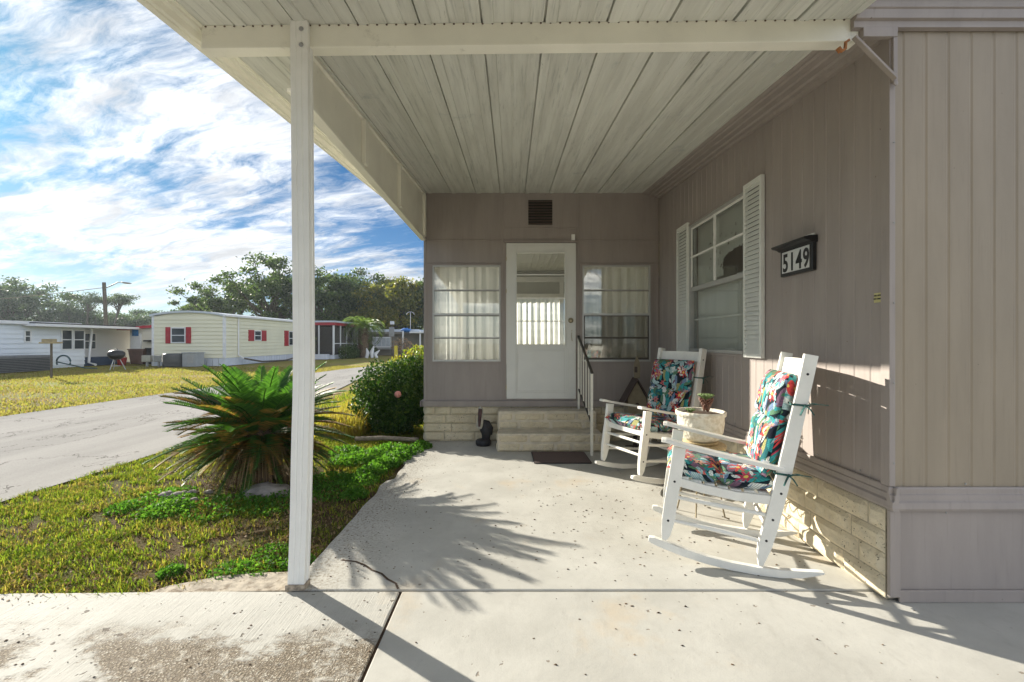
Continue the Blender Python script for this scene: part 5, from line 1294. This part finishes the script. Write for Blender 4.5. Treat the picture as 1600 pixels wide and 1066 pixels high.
mb = MB(); mb.tube([(YX1+.07, YY0+8.2, 2.6), (YX1+.07, YY0+8.2, .4)], .035, 6); mb.tube([(YX1+.35, YY0+1.15, .35), (YX1+.6, YY0+2.5, .12), (YX1+.7, YY0+5, .08), (YX1+.5, YY0+8, .3)], .05, 6); mb.build('black_drain_pipe', M_BARK, yh)
def gx(u, Y): return (u-800)*Y/F
wbox(yh, (YX0, YY0, 0), (1, 0, 0), (0, -1, 0), gx(268, YY0)-YX0, gx(291, YY0)-YX0, 1.20, 2.02, .26)
def sideY(u): return -YX1*F/(800-u)
for ua, ub, za_, zb_ in ((396, 407, 1.33, 1.93), (450, 460, 1.0, 1.98)):
    a, b_ = sideY(ua), sideY(ub); wbox(yh, (YX1, 0, 0), (0, 1, 0), (1, 0, 0), a, b_, za_, zb_, .55)
# screened porch juts toward street
SP0, SP1, SPX = 33.0, 40.5, -12.9
mb = MB()
for i, Y in enumerate(np.linspace(SP0, SP1, 7)): mb.box(SPX-.06, SPX+.02, Y-.05, Y+.05, .35, 2.45)
for x in (SPX-.05, -14.0, YX1+.1): mb.box(x-.05, x+.05, SP0-.03, SP0+.05, .3, 2.45)
mb.box(SPX-.06, SPX+.03, SP0, SP1, 1.10, 1.15)
mb.pieces('porch_post', M_WT, yh)
mb = MB(); mb.box(SPX-.04, SPX-.03, SP0, SP1, .3, 2.45); mb.box(YX1+.05, SPX-.05, SP0+.0, SP0+.01, .3, 2.45); mb.build('porch_screen', M_SCREEN, yh)
mb = MB(); mb.box(YX1, SPX+.1, SP0-.15, SP1+.15, 2.46, 2.66); mb.build('red_fascia', M_RED, yh)
mb = MB(); mb.box(YX1, SPX+.18, SP0-.2, SP1+.2, 2.661, 2.78); mb.build('porch_roof', M_ROOFW, yh)
mb = MB(); mb.box(YX1, SPX, SP0+.05, SP1, 0, .3); mb.box(SPX-1.6, SPX-.3, SP0-.6, SP0-.06, 0, .36); mb.build('porch_floor', M_SKW, yh)
hd = thing('porch_hedge', 'low dark hedge in front of the red trimmed screened porch', 'hedge', (-12.2, 36, 0))
C = np.concatenate([shell((-12.3, y, .4), (.5, .7, .6+.15*math.sin(y*3)), 900, .5) for y in np.arange(33.6, 40.5, .9)])
leaves(C[C[:, 2] > 0], .10, .06, M_OAK, 'foliage', hd)
mb = MB()
for y in np.arange(33.6, 40.5, .9): mb.tube([(-12.3, y, 0), (-12.3, y, .4)], .03, 5)
mb.build('stem', M_BARK, hd)

# blue home at left
bhm = thing('mobile_home', 'light blue lap sided mobile home with white eave at the left edge of the view', 'house', (-24.5, 19, 0))
mb = MB(); mb.box(-27, -22.01, 13, 23.4, .0, 2.05); lap(mb, (-22, 13, 0), (0, 1, 0), (1, 0, 0), 10.4, .12, 2.06, .13); mb.build('siding', M_BSID, bhm)
mb = MB(); mb.box(-27.3, -21.75, 12.8, 23.0, 2.06, 2.20); mb.box(-27.3, -21.3, 20.4, 28.2, 1.98, 2.10); mb.build('roof', M_WT, bhm)
mb = MB(); mb.box(-27, -21.5, 20.5, 28.0, 2.101, 2.16); mb.build('solar_roof_panel', M_BLACK, bhm)
def bY(u): return 22*F/(800-u)
wbox(bhm, (-22, 0, 0), (0, 1, 0), (1, 0, 0), bY(36), bY(47), 1.25, 1.80)
wbox(bhm, (-22, 0, 0), (0, 1, 0), (1, 0, 0), bY(94), bY(112), .87, 1.88); wbox(bhm, (-22, 0, 0), (0, 1, 0), (1, 0, 0), bY(113), bY(131), .87, 1.88)
mb = MB(); mb.tube([(-21.6, 23.3, 2.0), (-21.8, 23.6, 1.85), (-21.95, 23.6, .2), (-21.5, 23.5, .08)], .06, 6); mb.build('downspout', M_WT, bhm)
mb = MB(); mb.box(-25, -23.0, 28.0, 28.1, 0, 2.0); mb.box(-24.8, -22.9, 23.4, 28, 0, .05); mb.box(-23.0, -22.9, 23.45, 28, 0, 2.0); mb.build('porch_back_wall', M_BSID2, bhm)
wbox(bhm, (-22.9, 0, 0), (0, 1, 0), (1, 0, 0), 24.2, 25.0, .85, 1.75)
mb = MB(); mb.box(-22.86, -22.2, 23.6, 25.6, 0, .45); tag(mb.build('blue_storage_box', simple('navy', (.02, .045, .10), .6, .1), None, .03), 'long navy blue storage box under the porch of the blue home', 'box')
# cream shed with red sloped edge
shd = thing('garden_shed', 'cream shed with a sloping red roof edge between the blue and yellow homes', 'shed', (-20.5, 26, 0))
M_SHD = simple('cream_shed_wall', (.60, .58, .50), .6, .05, 1)
mb = MB(); mb.prism([Vector((x, 26.2, z)) for x, z in ((-22.0, 0), (-18.9, 0), (-18.9, 2.20), (-22.0, 1.95))], (0, 4, 0)); mb.build('wall', M_SHD, shd)
mb = MB(); mb.prism([Vector((x, 26.0, z)) for x, z in ((-22.6, 1.93), (-18.85, 2.20), (-18.85, 2.38), (-22.6, 2.05))], (0, 4.3, 0)); mb.build('roof', M_RED, shd)
mb = MB(); mb.box(-21.0, -19.0, 25.9, 26.19, 1.28, 1.36); mb.build('dark_ledge', M_BLACK, shd)
mb = MB(); mb.box(-21.9, -21.3, 26.12, 26.19, .3, 1.75)
for k_ in range(4): mb.box(-21.88, -21.32, 26.08, 26.115, .36+k_*.34, .62+k_*.34)
mb.build('lattice_panel', M_WT, shd)
mb = MB(); mb.box(-21.75, -21.4, 26.05, 26.075, 1.6, 1.95); mb.prism([Vector((x, 26.03, z)) for x, z in ((-21.68, 1.68), (-21.47, 1.68), (-21.47, 1.78), (-21.575, 1.88), (-21.68, 1.78))], (0, .018, 0))
tag(mb.build('blue_sign', simple('blue_sign_face', (.03, .16, .38), .5, .3, 8)), 'small blue square sign high on the cream shed', 'sign')
# AC units
def slatbox(name, label, x0, x1, y0, y1, h, mat, cat, n=8):
    r = thing(name, label, cat, ((x0+x1)/2, (y0+y1)/2, 0)); mb = MB(); mb.box(x0, x1, y0, y1, .03, h); mb.build('cabinet', mat, r, .02)
    mb = MB()
    for i in range(n):
        z = .08+(h-.16)*i/n; mb.box(x0-.012, x1+.012, y0-.012, y1+.012, z, z+(h-.16)/n*.45)
    mb.build('grille', M_BLACK if mat != M_GREY else MATS['dark_inside'], r); return r
slatbox('air_conditioner', 'large grey air conditioning cabinet against the blue home at the left edge', -21.4, -20.3, 18.0, 20.1, .70, simple('ac_grey', (.14, .145, .15), .5, .1), 'air conditioner')
acr = thing('air_conditioner', 'round dark finned air conditioner in front of the yellow home', 'air conditioner', (-17.55, 22.8, 0))
mb = MB(); mb.lathe([(0, .02), (.50, .02), (.50, .62), (.46, .68), (0, .68)], (-17.05, 23.0, 0), 24); mb.build('cabinet', simple('ac_fins', (.07, .075, .075), .5, .1), acr)
mb = MB()
for k_ in range(9): z = .08+k_*.062; mb.lathe([(.505, z), (.52, z), (.52, z+.022), (.505, z+.022)], (-17.05, 23.0, 0), 24, cap=False)
mb.build('fin', MATS['ac_grey'], acr)
mb = MB(); mb.box(-16.45, -15.75, 22.7, 23.3, .03, .70); mb.box(-16.48, -15.72, 22.67, 23.33, .70, .74); 
r = thing('storage_cabinet', 'pale grey utility cabinet right of the round air conditioner', 'cabinet', (-16.1, 23, 0)); mb.build('cabinet', simple('cab_grey', (.30, .32, .33), .5, .06), r, .01)
mb = MB(); mb.box(-16.2, -15.9, 22.68, 22.699, .2, .6); mb.build('panel', M_GREY, r)
for i, (x, lab) in enumerate(((-18.6, 'beige electric box on a stub post left of the round air conditioner'), (-18.0, 'grey electric box on a stub post beside the round air conditioner'))):
    r = thing('electric_box', lab, 'electric box', (x, 23.2, 0)); mb = MB(); mb.box(x-.22, x+.22, 23.1, 23.3, .25, .58); mb.build('case', simple('ebox%d' % i, (.36-.1*i, .35-.08*i, .29-.04*i), .6, .1), r, .02)
    mb = MB(); mb.box(x-.04, x+.04, 23.16, 23.24, 0, .25); mb.build('stub_post', M_GREY, r)
# bins
def bin_(label, x, y, w_, h, mat):
    r = thing('rubbish_bin', label, 'bin', (x, y, 0), 'bins beside the cream shed'); mb = MB()
    a, b_ = w_*.40, w_*.5; mb.hexa([(x-a, y-a, .05), (x+a, y-a, .05), (x+a, y+a, .05), (x-a, y+a, .05), (x-b_, y-b_, h), (x+b_, y-b_, h), (x+b_, y+b_, h), (x-b_, y+b_, h)]); mb.build('body', mat, r, .02)
    mb = MB(); mb.box(x-b_-.03, x+b_+.03, y-b_-.04, y+b_+.03, h+.001, h+.06); mb.build('lid', mat, r, .02)
    mb = MB()
    for s_ in (-1, 1): mb.lathe([(0, -.03), (.09, -.03), (.09, .03), (0, .03)], (x+s_*a, y+a, .09), 12, Matrix.Rotation(R(90), 3, 'Y'))
    mb.build('wheel', M_BLACK, r)
bin_('brown rubbish bin beside the cream shed wall', -20.5, 25.2, .85, .82, simple('bin_brown', (.09, .05, .04), .5, .2, 4))
bin_('black rubbish bin against the corner of the yellow home', -19.45, 25.0, .75, .88, M_BLACK)
r = thing('red_bucket', 'red bucket standing left of the brown rubbish bin', 'bucket', (-20.6, 24.3, 0)); mb = MB(); mb.lathe([(0, .02), (.17, .02), (.22, .40), (.24, .42), (.2, .43), (0, .40)], (-20.75, 24.2, 0), 16); mb.build('pail', M_RED, r)
mb = MB(); mb.tube([(-20.75+.23*math.cos(a), 24.2, .42+.12*math.sin(a)) for a in np.linspace(0, math.pi, 9)], .012, 5); mb.build('handle', M_BLACK, r)
# kettle grill
kx, ky = -18.0, 20.7
kg = thing('kettle_grill', 'black kettle barbecue on thin legs on the lawn across the street', 'grill', (kx, ky, 0))
mb = MB(); mb.lathe([(0, .45), (.12, .46), (.24, .53), (.31, .63), (.33, .72), (0, .72)], (kx, ky, 0), 22); mb.build('bowl', M_BLACK, kg)
mb = MB(); mb.lathe([(.33, .721), (.31, .80), (.22, .87), (.10, .905), (0, .91)], (kx, ky, 0), 22, cap=False); mb.tube([(kx-.07, ky, .90), (kx-.05, ky, .95), (kx+.05, ky, .95), (kx+.07, ky, .90)], .012, 5); mb.build('lid', M_BLACK, kg)
for k_ in range(3):
    a = k_*2.094+.5; mb = MB(); mb.tube([(kx+.12*math.cos(a), ky+.12*math.sin(a), .50), (kx+.33*math.cos(a), ky+.33*math.sin(a), .0)], .016, 6); mb.build('leg', M_ALU, kg)
mb = MB(); mb.lathe([(0, .16), (.14, .16), (.15, .19), (0, .17)], (kx, ky, 0), 14)
mb.build('ash_catcher', M_ALU, kg)
# bird feeder pole, hose
r = thing('bird_feeder', 'bird feeder tray on a thin pole in the lawn before the blue home', 'bird feeder', (-16.5, 16.3, 0))
mb = MB(); mb.tube([(-16.5, 16.3, -.03), (-16.5, 16.3, 1.22)], .035, 6); mb.build('pole', M_POLE, r)
mb = MB(); mb.box(-16.75, -16.3, 16.1, 16.5, 1.22, 1.27); mb.box(-16.7, -16.45, 16.15, 16.45, 1.271, 1.38); mb.box(-16.4, -16.1, 16.28, 16.32, 1.25, 1.28); mb.build('tray', simple('tray_tan', (.34, .28, .16), .7, .2), r)
mb = MB(); mb.tube([(-20.6+.32*math.cos(a), 20.9, .35+.30*math.sin(a)) for a in np.linspace(-.5, 3.6, 14)], .035, 6); mb.tube([(-20.9, 20.9, .35), (-20.0, 21.3, .05), (-19.6, 21.5, .02)], .03, 6)
tag(mb.build('garden_hose', simple('hose_teal', (.03, .08, .09), .5, .1)), 'dark coiled garden hose against the blue home', 'hose')

# grey house at far right of the view
gh = thing('grey_bungalow', 'grey tan bungalow with a white bay window at the far end of the street', 'house', (-10, 42, 0))
mb = MB(); mb.box(-13.8, -2, 42, 50, 0, 2.15); mb.build('wall', M_TAN, gh)
mb = MB(); mb.box(-14.0, -8.6, 41.6, 50.4, 2.15, 2.38); mb.box(-8.6, -2, 41.8, 50, 2.15, 2.30); mb.build('roof', M_ROOFW, gh)
mb = MB(); mb.box(-14.0, -9.3, 41.5, 41.95, 1.95, 2.149); mb.build('soffit', M_TAN, gh)
mb = MB(); x0, x1 = gx(584, 42), gx(612, 42); mb.box(x0, x1, 41.6, 41.99, .72, 1.68); 
bw = mb.build('bay_window', M_WT, gh)
mb = MB(); n = 4
for i in range(n): a = x0+(x1-x0)*(i+.06)/n; mb.box(a, x0+(x1-x0)*(i+.94)/n, 41.56, 41.59, .85, 1.60)
mb.build('pane', simple('pale_pane', (.42, .46, .50), .2, .1), bw)
mb = MB(); mb.box(x0-.1, x1+.1, 41.45, 41.99, .55, .71); mb.build('window_box', M_GREY, gh)
mb = MB(); mb.box(-8.9, -2, 39.5, 41.9, 2.0, 2.12); mb.build('carport_roof', M_WT, gh)
for x in (-9.5, -8.0, -7.0): mb = MB(); mb.box(x-.06, x+.06, 39.6, 39.7, 0, 2.2); mb.build('carport_post', M_WT, gh)
mb = MB(); mb.blob((-9.6, 41.0, 2.28), (.45, .3, .18), 12, 8, jit=.5); tag(mb.build('blue_tarp', simple('tarp_blue', (.02, .14, .42), .5, .2)), 'bundled blue tarp on the roof edge of the grey bungalow', 'tarp')
r = thing('street_sign', 'grey backed street sign with a small white box on top of its pole', 'sign', (-10.5, 40, 0))
mb = MB(); mb.tube([(-10.4, 39.5, 0), (-10.4, 39.5, 3.0)], .05, 6); mb.build('pole', M_POLE, r)
mb = MB(); mb.box(-10.65, -10.2, 39.40, 39.44, 1.7, 2.5); mb.build('sign_panel', M_GREY, r)
mb = MB(); mb.box(-10.55, -10.25, 39.35, 39.65, 2.75, 3.02); mb.build('top_box', M_WT, r, .02)
r = thing('antenna_mast', 'thin mast with a curved top arm rising from the far bungalow roof', 'antenna', (-9.0, 43, 2.2))
mb = MB(); mb.tube([(-9.6, 43, 2.2), (-9.6, 43, 4.05)], .03, 6); mb.build('mast', M_ALU, r)
mb = MB(); mb.tube([(-9.6+.38*math.cos(a), 43, 3.75+.32*math.sin(a)) for a in np.linspace(.2, 2.95, 10)], .03, 6); mb.build('arm', M_ALU, r)
# small leafless pinkish bush & statue by it
r = thing('flowering_bush', 'thin pinkish bush in the yard before the grey bungalow', 'bush', (-8.0, 33, 0))
C = shell((-8.0, 33, 1.0), (.8, .6, .6), 700, .1); leaves(C, .09, .05, leafmat('pink_twig_leaves', [(.12, .10, .05), (.30, .18, .13), (.38, .26, .22)], .6, .3, 2), 'foliage', r)
mb = MB()
for i in range(14): mb.tube([(-8, 33, 0), (-8+rr.uniform(-.6, .6), 33, rr.uniform(.8, 1.5))], [.03, .01], 5)
mb.build('stem', M_BARK, r)
mb = MB(); mb.box(gx(619, 30)-.1, gx(619, 30)+.1, 29.9, 30.1, 0, 1.0); tag(mb.build('yellow_marker_post', simple('marker_yellow', (.55, .45, .04), .5, .1)), 'short yellow marker post beyond the street bend', 'post')
r = thing('white_yard_statue', 'white yard ornament of two upright wings beside the palm', 'ornament', (-11.2, 35.5, 0)); mb = MB()
for dx_, h_ in ((-.35, .75), (.1, .95), (.45, .6)): mb.tube([(-11.0+dx_, 35.5, 0), (-11.0+dx_*.7, 35.5, h_*.5), (-10.9+dx_*1.3, 35.5, h_)], [.13, .16, .03], 8)
mb.build('figure', M_WT, r)

# utility pole
up_ = thing('utility_pole', 'dark wooden utility pole with a street lamp arm behind the blue home', 'utility pole', (-40, 45, 0))
mb = MB(); mb.tube([(-40.0, 45, 0), (-40.35, 45, 7.1)], [.19, .15], 10); mb.build('pole', M_POLE, up_)
mb = MB(); mb.tube([(-40.3, 45, 6.5), (-39.6, 45, 6.8), (-39.0, 45, 7.1), (-38.6, 45, 7.15)], .05, 6); mb.build('lamp_arm', M_GREY, up_)
mb = MB(); mb.blob((-38.15, 45, 7.05), (.55, .2, .10), 12, 7, M=Matrix.Rotation(R(8), 3, 'Y')); mb.build('lamp_head', M_GREY, up_)
mb = MB()
pts = [Vector((-120, 70, 5.5)).lerp(Vector((-40.3, 45, 6.6)), k_/20)+Vector((0, 0, -3.0*(k_/20)*(1-k_/20))) for k_ in range(21)]
mb.tube(pts, .03, 4); mb.build('power_line', M_BARK, up_)

# ================================================================= TREES
def tree(name, label, x, y, h, rx, rz, n_cl, per, leafL, mat, lean=0., trunk_r=.35, cr=1.3, base=.25, group=None, seed=0, cat='tree', moss=False, dome=True, gap=.0):
    rs = random.Random(seed); t_ = thing(name, label, cat, (x, y, 0), group); czz = h-rz
    cl = []
    for i in range(n_cl):
        for _ in range(40):
            d = Vector((rs.gauss(0, 1), rs.gauss(0, 1), rs.gauss(.15, .8))).normalized(); k_ = rs.random()**.45
            p = Vector((x+lean+d.x*rx*k_, y+d.y*rx*k_, czz+d.z*rz*k_))
            if p.z > h*base: break
        s_ = cr*rs.uniform(.55, 1.25); cl.append((p, s_))
    C = []
    for p, s_ in cl:
        q = rng.normal(size=(per, 3))*np.array([s_, s_, s_*.55])*.5; q += np.array(p); C.append(q)
    C = np.concatenate(C); C = C[C[:, 2] > .3]
    leaves(C, leafL, leafL*.55, mat, 'crown', t_)
    mb = MB(); tp = Vector((x+lean*.5, y, h*.33)); mb.tube([(x, y, -.05), (x+lean*.2, y, h*.15), tp], [trunk_r*1.3, trunk_r, trunk_r*.8], 8)
    for p, s_ in cl[::max(1, n_cl//26)]:
        m_ = tp.lerp(p, .5)+Vector((rs.uniform(-.5, .5), rs.uniform(-.5, .5), -.05*h)); mb.tube([tp, m_, p], [trunk_r*.45, trunk_r*.25, trunk_r*.07], 5, cap=False)
    mb.build('trunk', M_BARK, t_)
    if moss:
        M_ = []
        for p, s_ in cl[::4]:
            for _ in range(34): M_.append((p.x+rs.gauss(0, s_*.5), p.y+rs.gauss(0, s_*.5), p.z-rs.uniform(.2, 1.1)*s_))
        M_ = np.array(M_); n = len(M_); w_ = leafL*.5; L = leafL*2.6*(.5+rng.random(n)); a = rng.uniform(0, 6.28, n); dxy = np.column_stack([np.cos(a)*w_/2, np.sin(a)*w_/2, 0*a]); dn = np.column_stack([0*a, 0*a, -L])
        V = np.stack([M_-dxy, M_+dxy, M_+dxy*.3+dn, M_-dxy*.3+dn], 1).reshape(-1, 3); npmesh('moss', V, np.arange(4*n).reshape(n, 4), M_MOSS, t_)
    return t_
def tu(u, Y): return (u-800)*Y/F
def hz_(v, Y): return CAMZ-(v-533)*Y/F
GB = 'background trees'
tree('oak_tree', 'tall spreading oak left of the cream post, sky showing through its top', tu(425, 58), 58, hz_(403, 58), 6.3, 4.6, 92, 150, .34, M_OAK, 0, .45, 1.05, .2, GB, 1)
tree('oak_tree', 'dense oak just right of the cream post', tu(505, 60), 60, hz_(410, 60), 5.0, 5.0, 98, 165, .34, M_OAK, 0, .45, 1.1, .15, GB, 2)
tree('oak_tree', 'oak between the post and the rounded yellow green tree', tu(556, 62), 62, hz_(420, 62), 4.4, 4.6, 90, 165, .34, M_OAK, 0, .4, 1.1, .15, GB, 3)
tree('oak_tree', 'rounded oak with a yellow green top beside the porch room corner', tu(614, 60), 60, hz_(430, 60), 4.9, 4.6, 150, 210, .33, M_OAKY, 0, .4, 1.1, .12, GB, 4)
tree('oak_tree', 'dark oak directly behind the corner of the porch room', tu(668, 62), 62, hz_(428, 62), 4.5, 5.0, 110, 190, .34, M_OAK, 0, .4, 1.1, .12, GB, 5)
tree('oak_tree', 'low open oak behind the roof of the yellow home', tu(355, 62), 62, hz_(440, 62), 6.0, 3.6, 60, 140, .34, M_OAK, -.5, .35, 1.0, .25, GB, 6)
tree('oak_tree', 'sparse oak branch top left of the yellow home roof peak', tu(300, 66), 66, hz_(462, 66), 4.0, 2.6, 36, 130, .33, M_OAK, 1.5, .3, .9, .3, GB, 7)
tree('oak_tree', 'massive hazy tree at the far left edge', tu(22, 85), 85, hz_(440, 85), 10.0, 6.0, 130, 150, .42, M_PINE, 0, .5, 1.5, .12, GB, 8)
tree('oak_tree', 'broad hazy tree beyond the frame edge at far left', tu(-60, 85), 85, hz_(445, 85), 9.0, 6.0, 100, 160, .48, M_PINE, 0, .5, 1.5, .12, GB, 9)
tree('oak_tree', 'thin crowned hazy tree right of the far left mass', tu(82, 88), 88, hz_(462, 88), 4.2, 4.2, 30, 130, .33, M_PINE, -1, .35, 1.5, .2, GB, 10)
tree('oak_tree', 'low hazy tree left of the flat topped pine', tu(112, 90), 90, hz_(470, 90), 5.0, 3.4, 40, 150, .33, M_PINE, 0, .35, 1.6, .12, GB, 11)
tree('oak_tree', 'low hazy tree behind the utility pole', tu(152, 92), 92, hz_(480, 92), 5.5, 2.9, 36, 150, .33, M_PINE, 0, .3, 1.5, .12, GB, 12)
tree('oak_tree', 'low hazy tree right of the utility pole', tu(208, 95), 95, hz_(488, 95), 5.5, 2.4, 34, 150, .33, M_PINE, 0, .3, 1.4, .12, GB, 13)
tree('oak_tree', 'small hazy tree above the shed roof', tu(232, 100), 100, hz_(484, 100), 4.0, 3.0, 35, 200, .33, M_PINE, 0, .3, 1.4, .12, GB, 14)
def pine(label, u, vt, Y, lean, seed):
    rs = random.Random(seed); x = tu(u, Y); h = hz_(vt, Y); t_ = thing('pine_tree', label, 'tree', (x, Y, 0), GB)
    mb = MB(); tp = Vector((x+lean, Y, h*.80)); mb.tube([(x, Y, 0), (x+lean*.3, Y, h*.45), tp], [.28, .2, .12], 7); C = []
    for i in range(15):
        a = rs.uniform(0, 6.28); r_ = rs.uniform(.5, 3.2); p = Vector((x+lean+math.cos(a)*r_, Y+math.sin(a)*r_*.8, h*rs.uniform(.84, .98)-r_*.15))
        mb.tube([Vector((x+lean*.8, Y, h*rs.uniform(.62, .78))), p], [.10, .03], 5, cap=False); C.append(rng.normal(size=(190, 3))*np.array([.62, .62, .22])+np.array(p))
    leaves(np.concatenate(C), .30, .12, M_PINE, 'crown', t_); mb.build('trunk', M_BARK, t_)
pine('lone flat topped pine left of the utility pole', 135, 457, 85, .4, 31)
pine('leaning flat topped pine right of the utility pole', 176, 458, 85, 1.3, 32)
# a faint distant woodland filling the gaps
tl = []
for i in range(320):
    u = rng.uniform(-120, 700); Y = rng.uniform(110, 130); z = rng.uniform(1, 5.5+1.5*math.sin(u*.03)); tl.append(rng.normal(size=(60, 3))*np.array([1.8, 1.8, 1.0])+np.array([tu(u, Y), Y, z]))
tl = np.concatenate(tl); tl = tl[tl[:, 2] > .2]
tag(leaves(tl, .55, .35, M_PINE, 'distant_woodland'), 'far off hazy line of woodland behind all the homes', 'woodland', kind='stuff')
# palm
pm = thing('pindo_palm', 'feathery green palm with a stubby leaf clad trunk beside the grey bungalow', 'palm', (tu(568, 36), 36, 0))
px_, py_ = tu(568, 36), 36.0; mb = MB(); mb.tube([(px_, py_, 0), (px_, py_, 1.0), (px_+.02, py_, 2.3)], [.30, .38, .30], 10)
for i in range(70):
    a = rr.uniform(0, 6.28); z = rr.uniform(.5, 2.3); mb.tube([(px_+.3*math.cos(a), py_+.3*math.sin(a), z), (px_+.48*math.cos(a), py_+.48*math.sin(a), z+.22)], [.05, .02], 5)
mb.build('trunk', M_PTRUNK, pm)
V = []
for i in range(34):
    az = i*2.4+rr.uniform(-.2, .2); el = rr.uniform(.1, 1.3); d = Vector((math.cos(az), math.sin(az), 0)); p = Vector((px_, py_, 2.35)); side = Vector((-d.y, d.x, 0))
    for k_ in range(26):
        dv = d*math.cos(el)+Vector((0, 0, math.sin(el))); p = p+dv*.085; el -= .085*(.6+.05*k_)
        for s_ in (-1, 1):
            tip = p+(dv*.6+side*s_*.7+Vector((0, 0, .2))).normalized()*.42+Vector((0, 0, -.12)); V += [p-dv*.014, p+dv*.014, (p+tip)/2+dv*.014+Vector((0, 0, .04)), tip]
V = np.array([tuple(v) for v in V]); npmesh('crown', V, np.arange(len(V)).reshape(-1, 4), M_PALMG, pm)
# small dark tree growing at the screened porch
r = thing('porch_shrub', 'tall dark shrub before the dark end of the screened porch', 'shrub', (-14.2, 32.4, 0))
C = shell((-14.4, 32.3, 1.2), (.5, .5, 1.1), 1500, .2); leaves(C, .16, .05, M_OAK, 'foliage', r); mb = MB(); mb.tube([(-14.4, 32.3, 0), (-14.4, 32.3, 1.2)], .04, 5); mb.build('stem', M_BARK, r)

# ================================================================= HAZE
hzm = bpy.data.materials.new('pale_haze'); hzm.use_nodes = True; t = NT(hzm.node_tree); t.n.remove(t.n['Principled BSDF'])
pv = t.node('ShaderNodeVolumePrincipled'); pv.inputs['Color'].default_value = (.80, .90, 1.0, 1); pv.inputs['Density'].default_value = HAZE; pv.inputs['Anisotropy'].default_value = .35
t.l.new(pv.outputs[0], t.n['Material Output'].inputs['Volume'])
mb = MB(); mb.box(-420, 420, -220, 620, -1.1, 17); o = mb.build('haze', hzm); o['kind'] = 'stuff'; o['label'] = 'thin pale morning haze over the whole place'; o['category'] = 'haze'
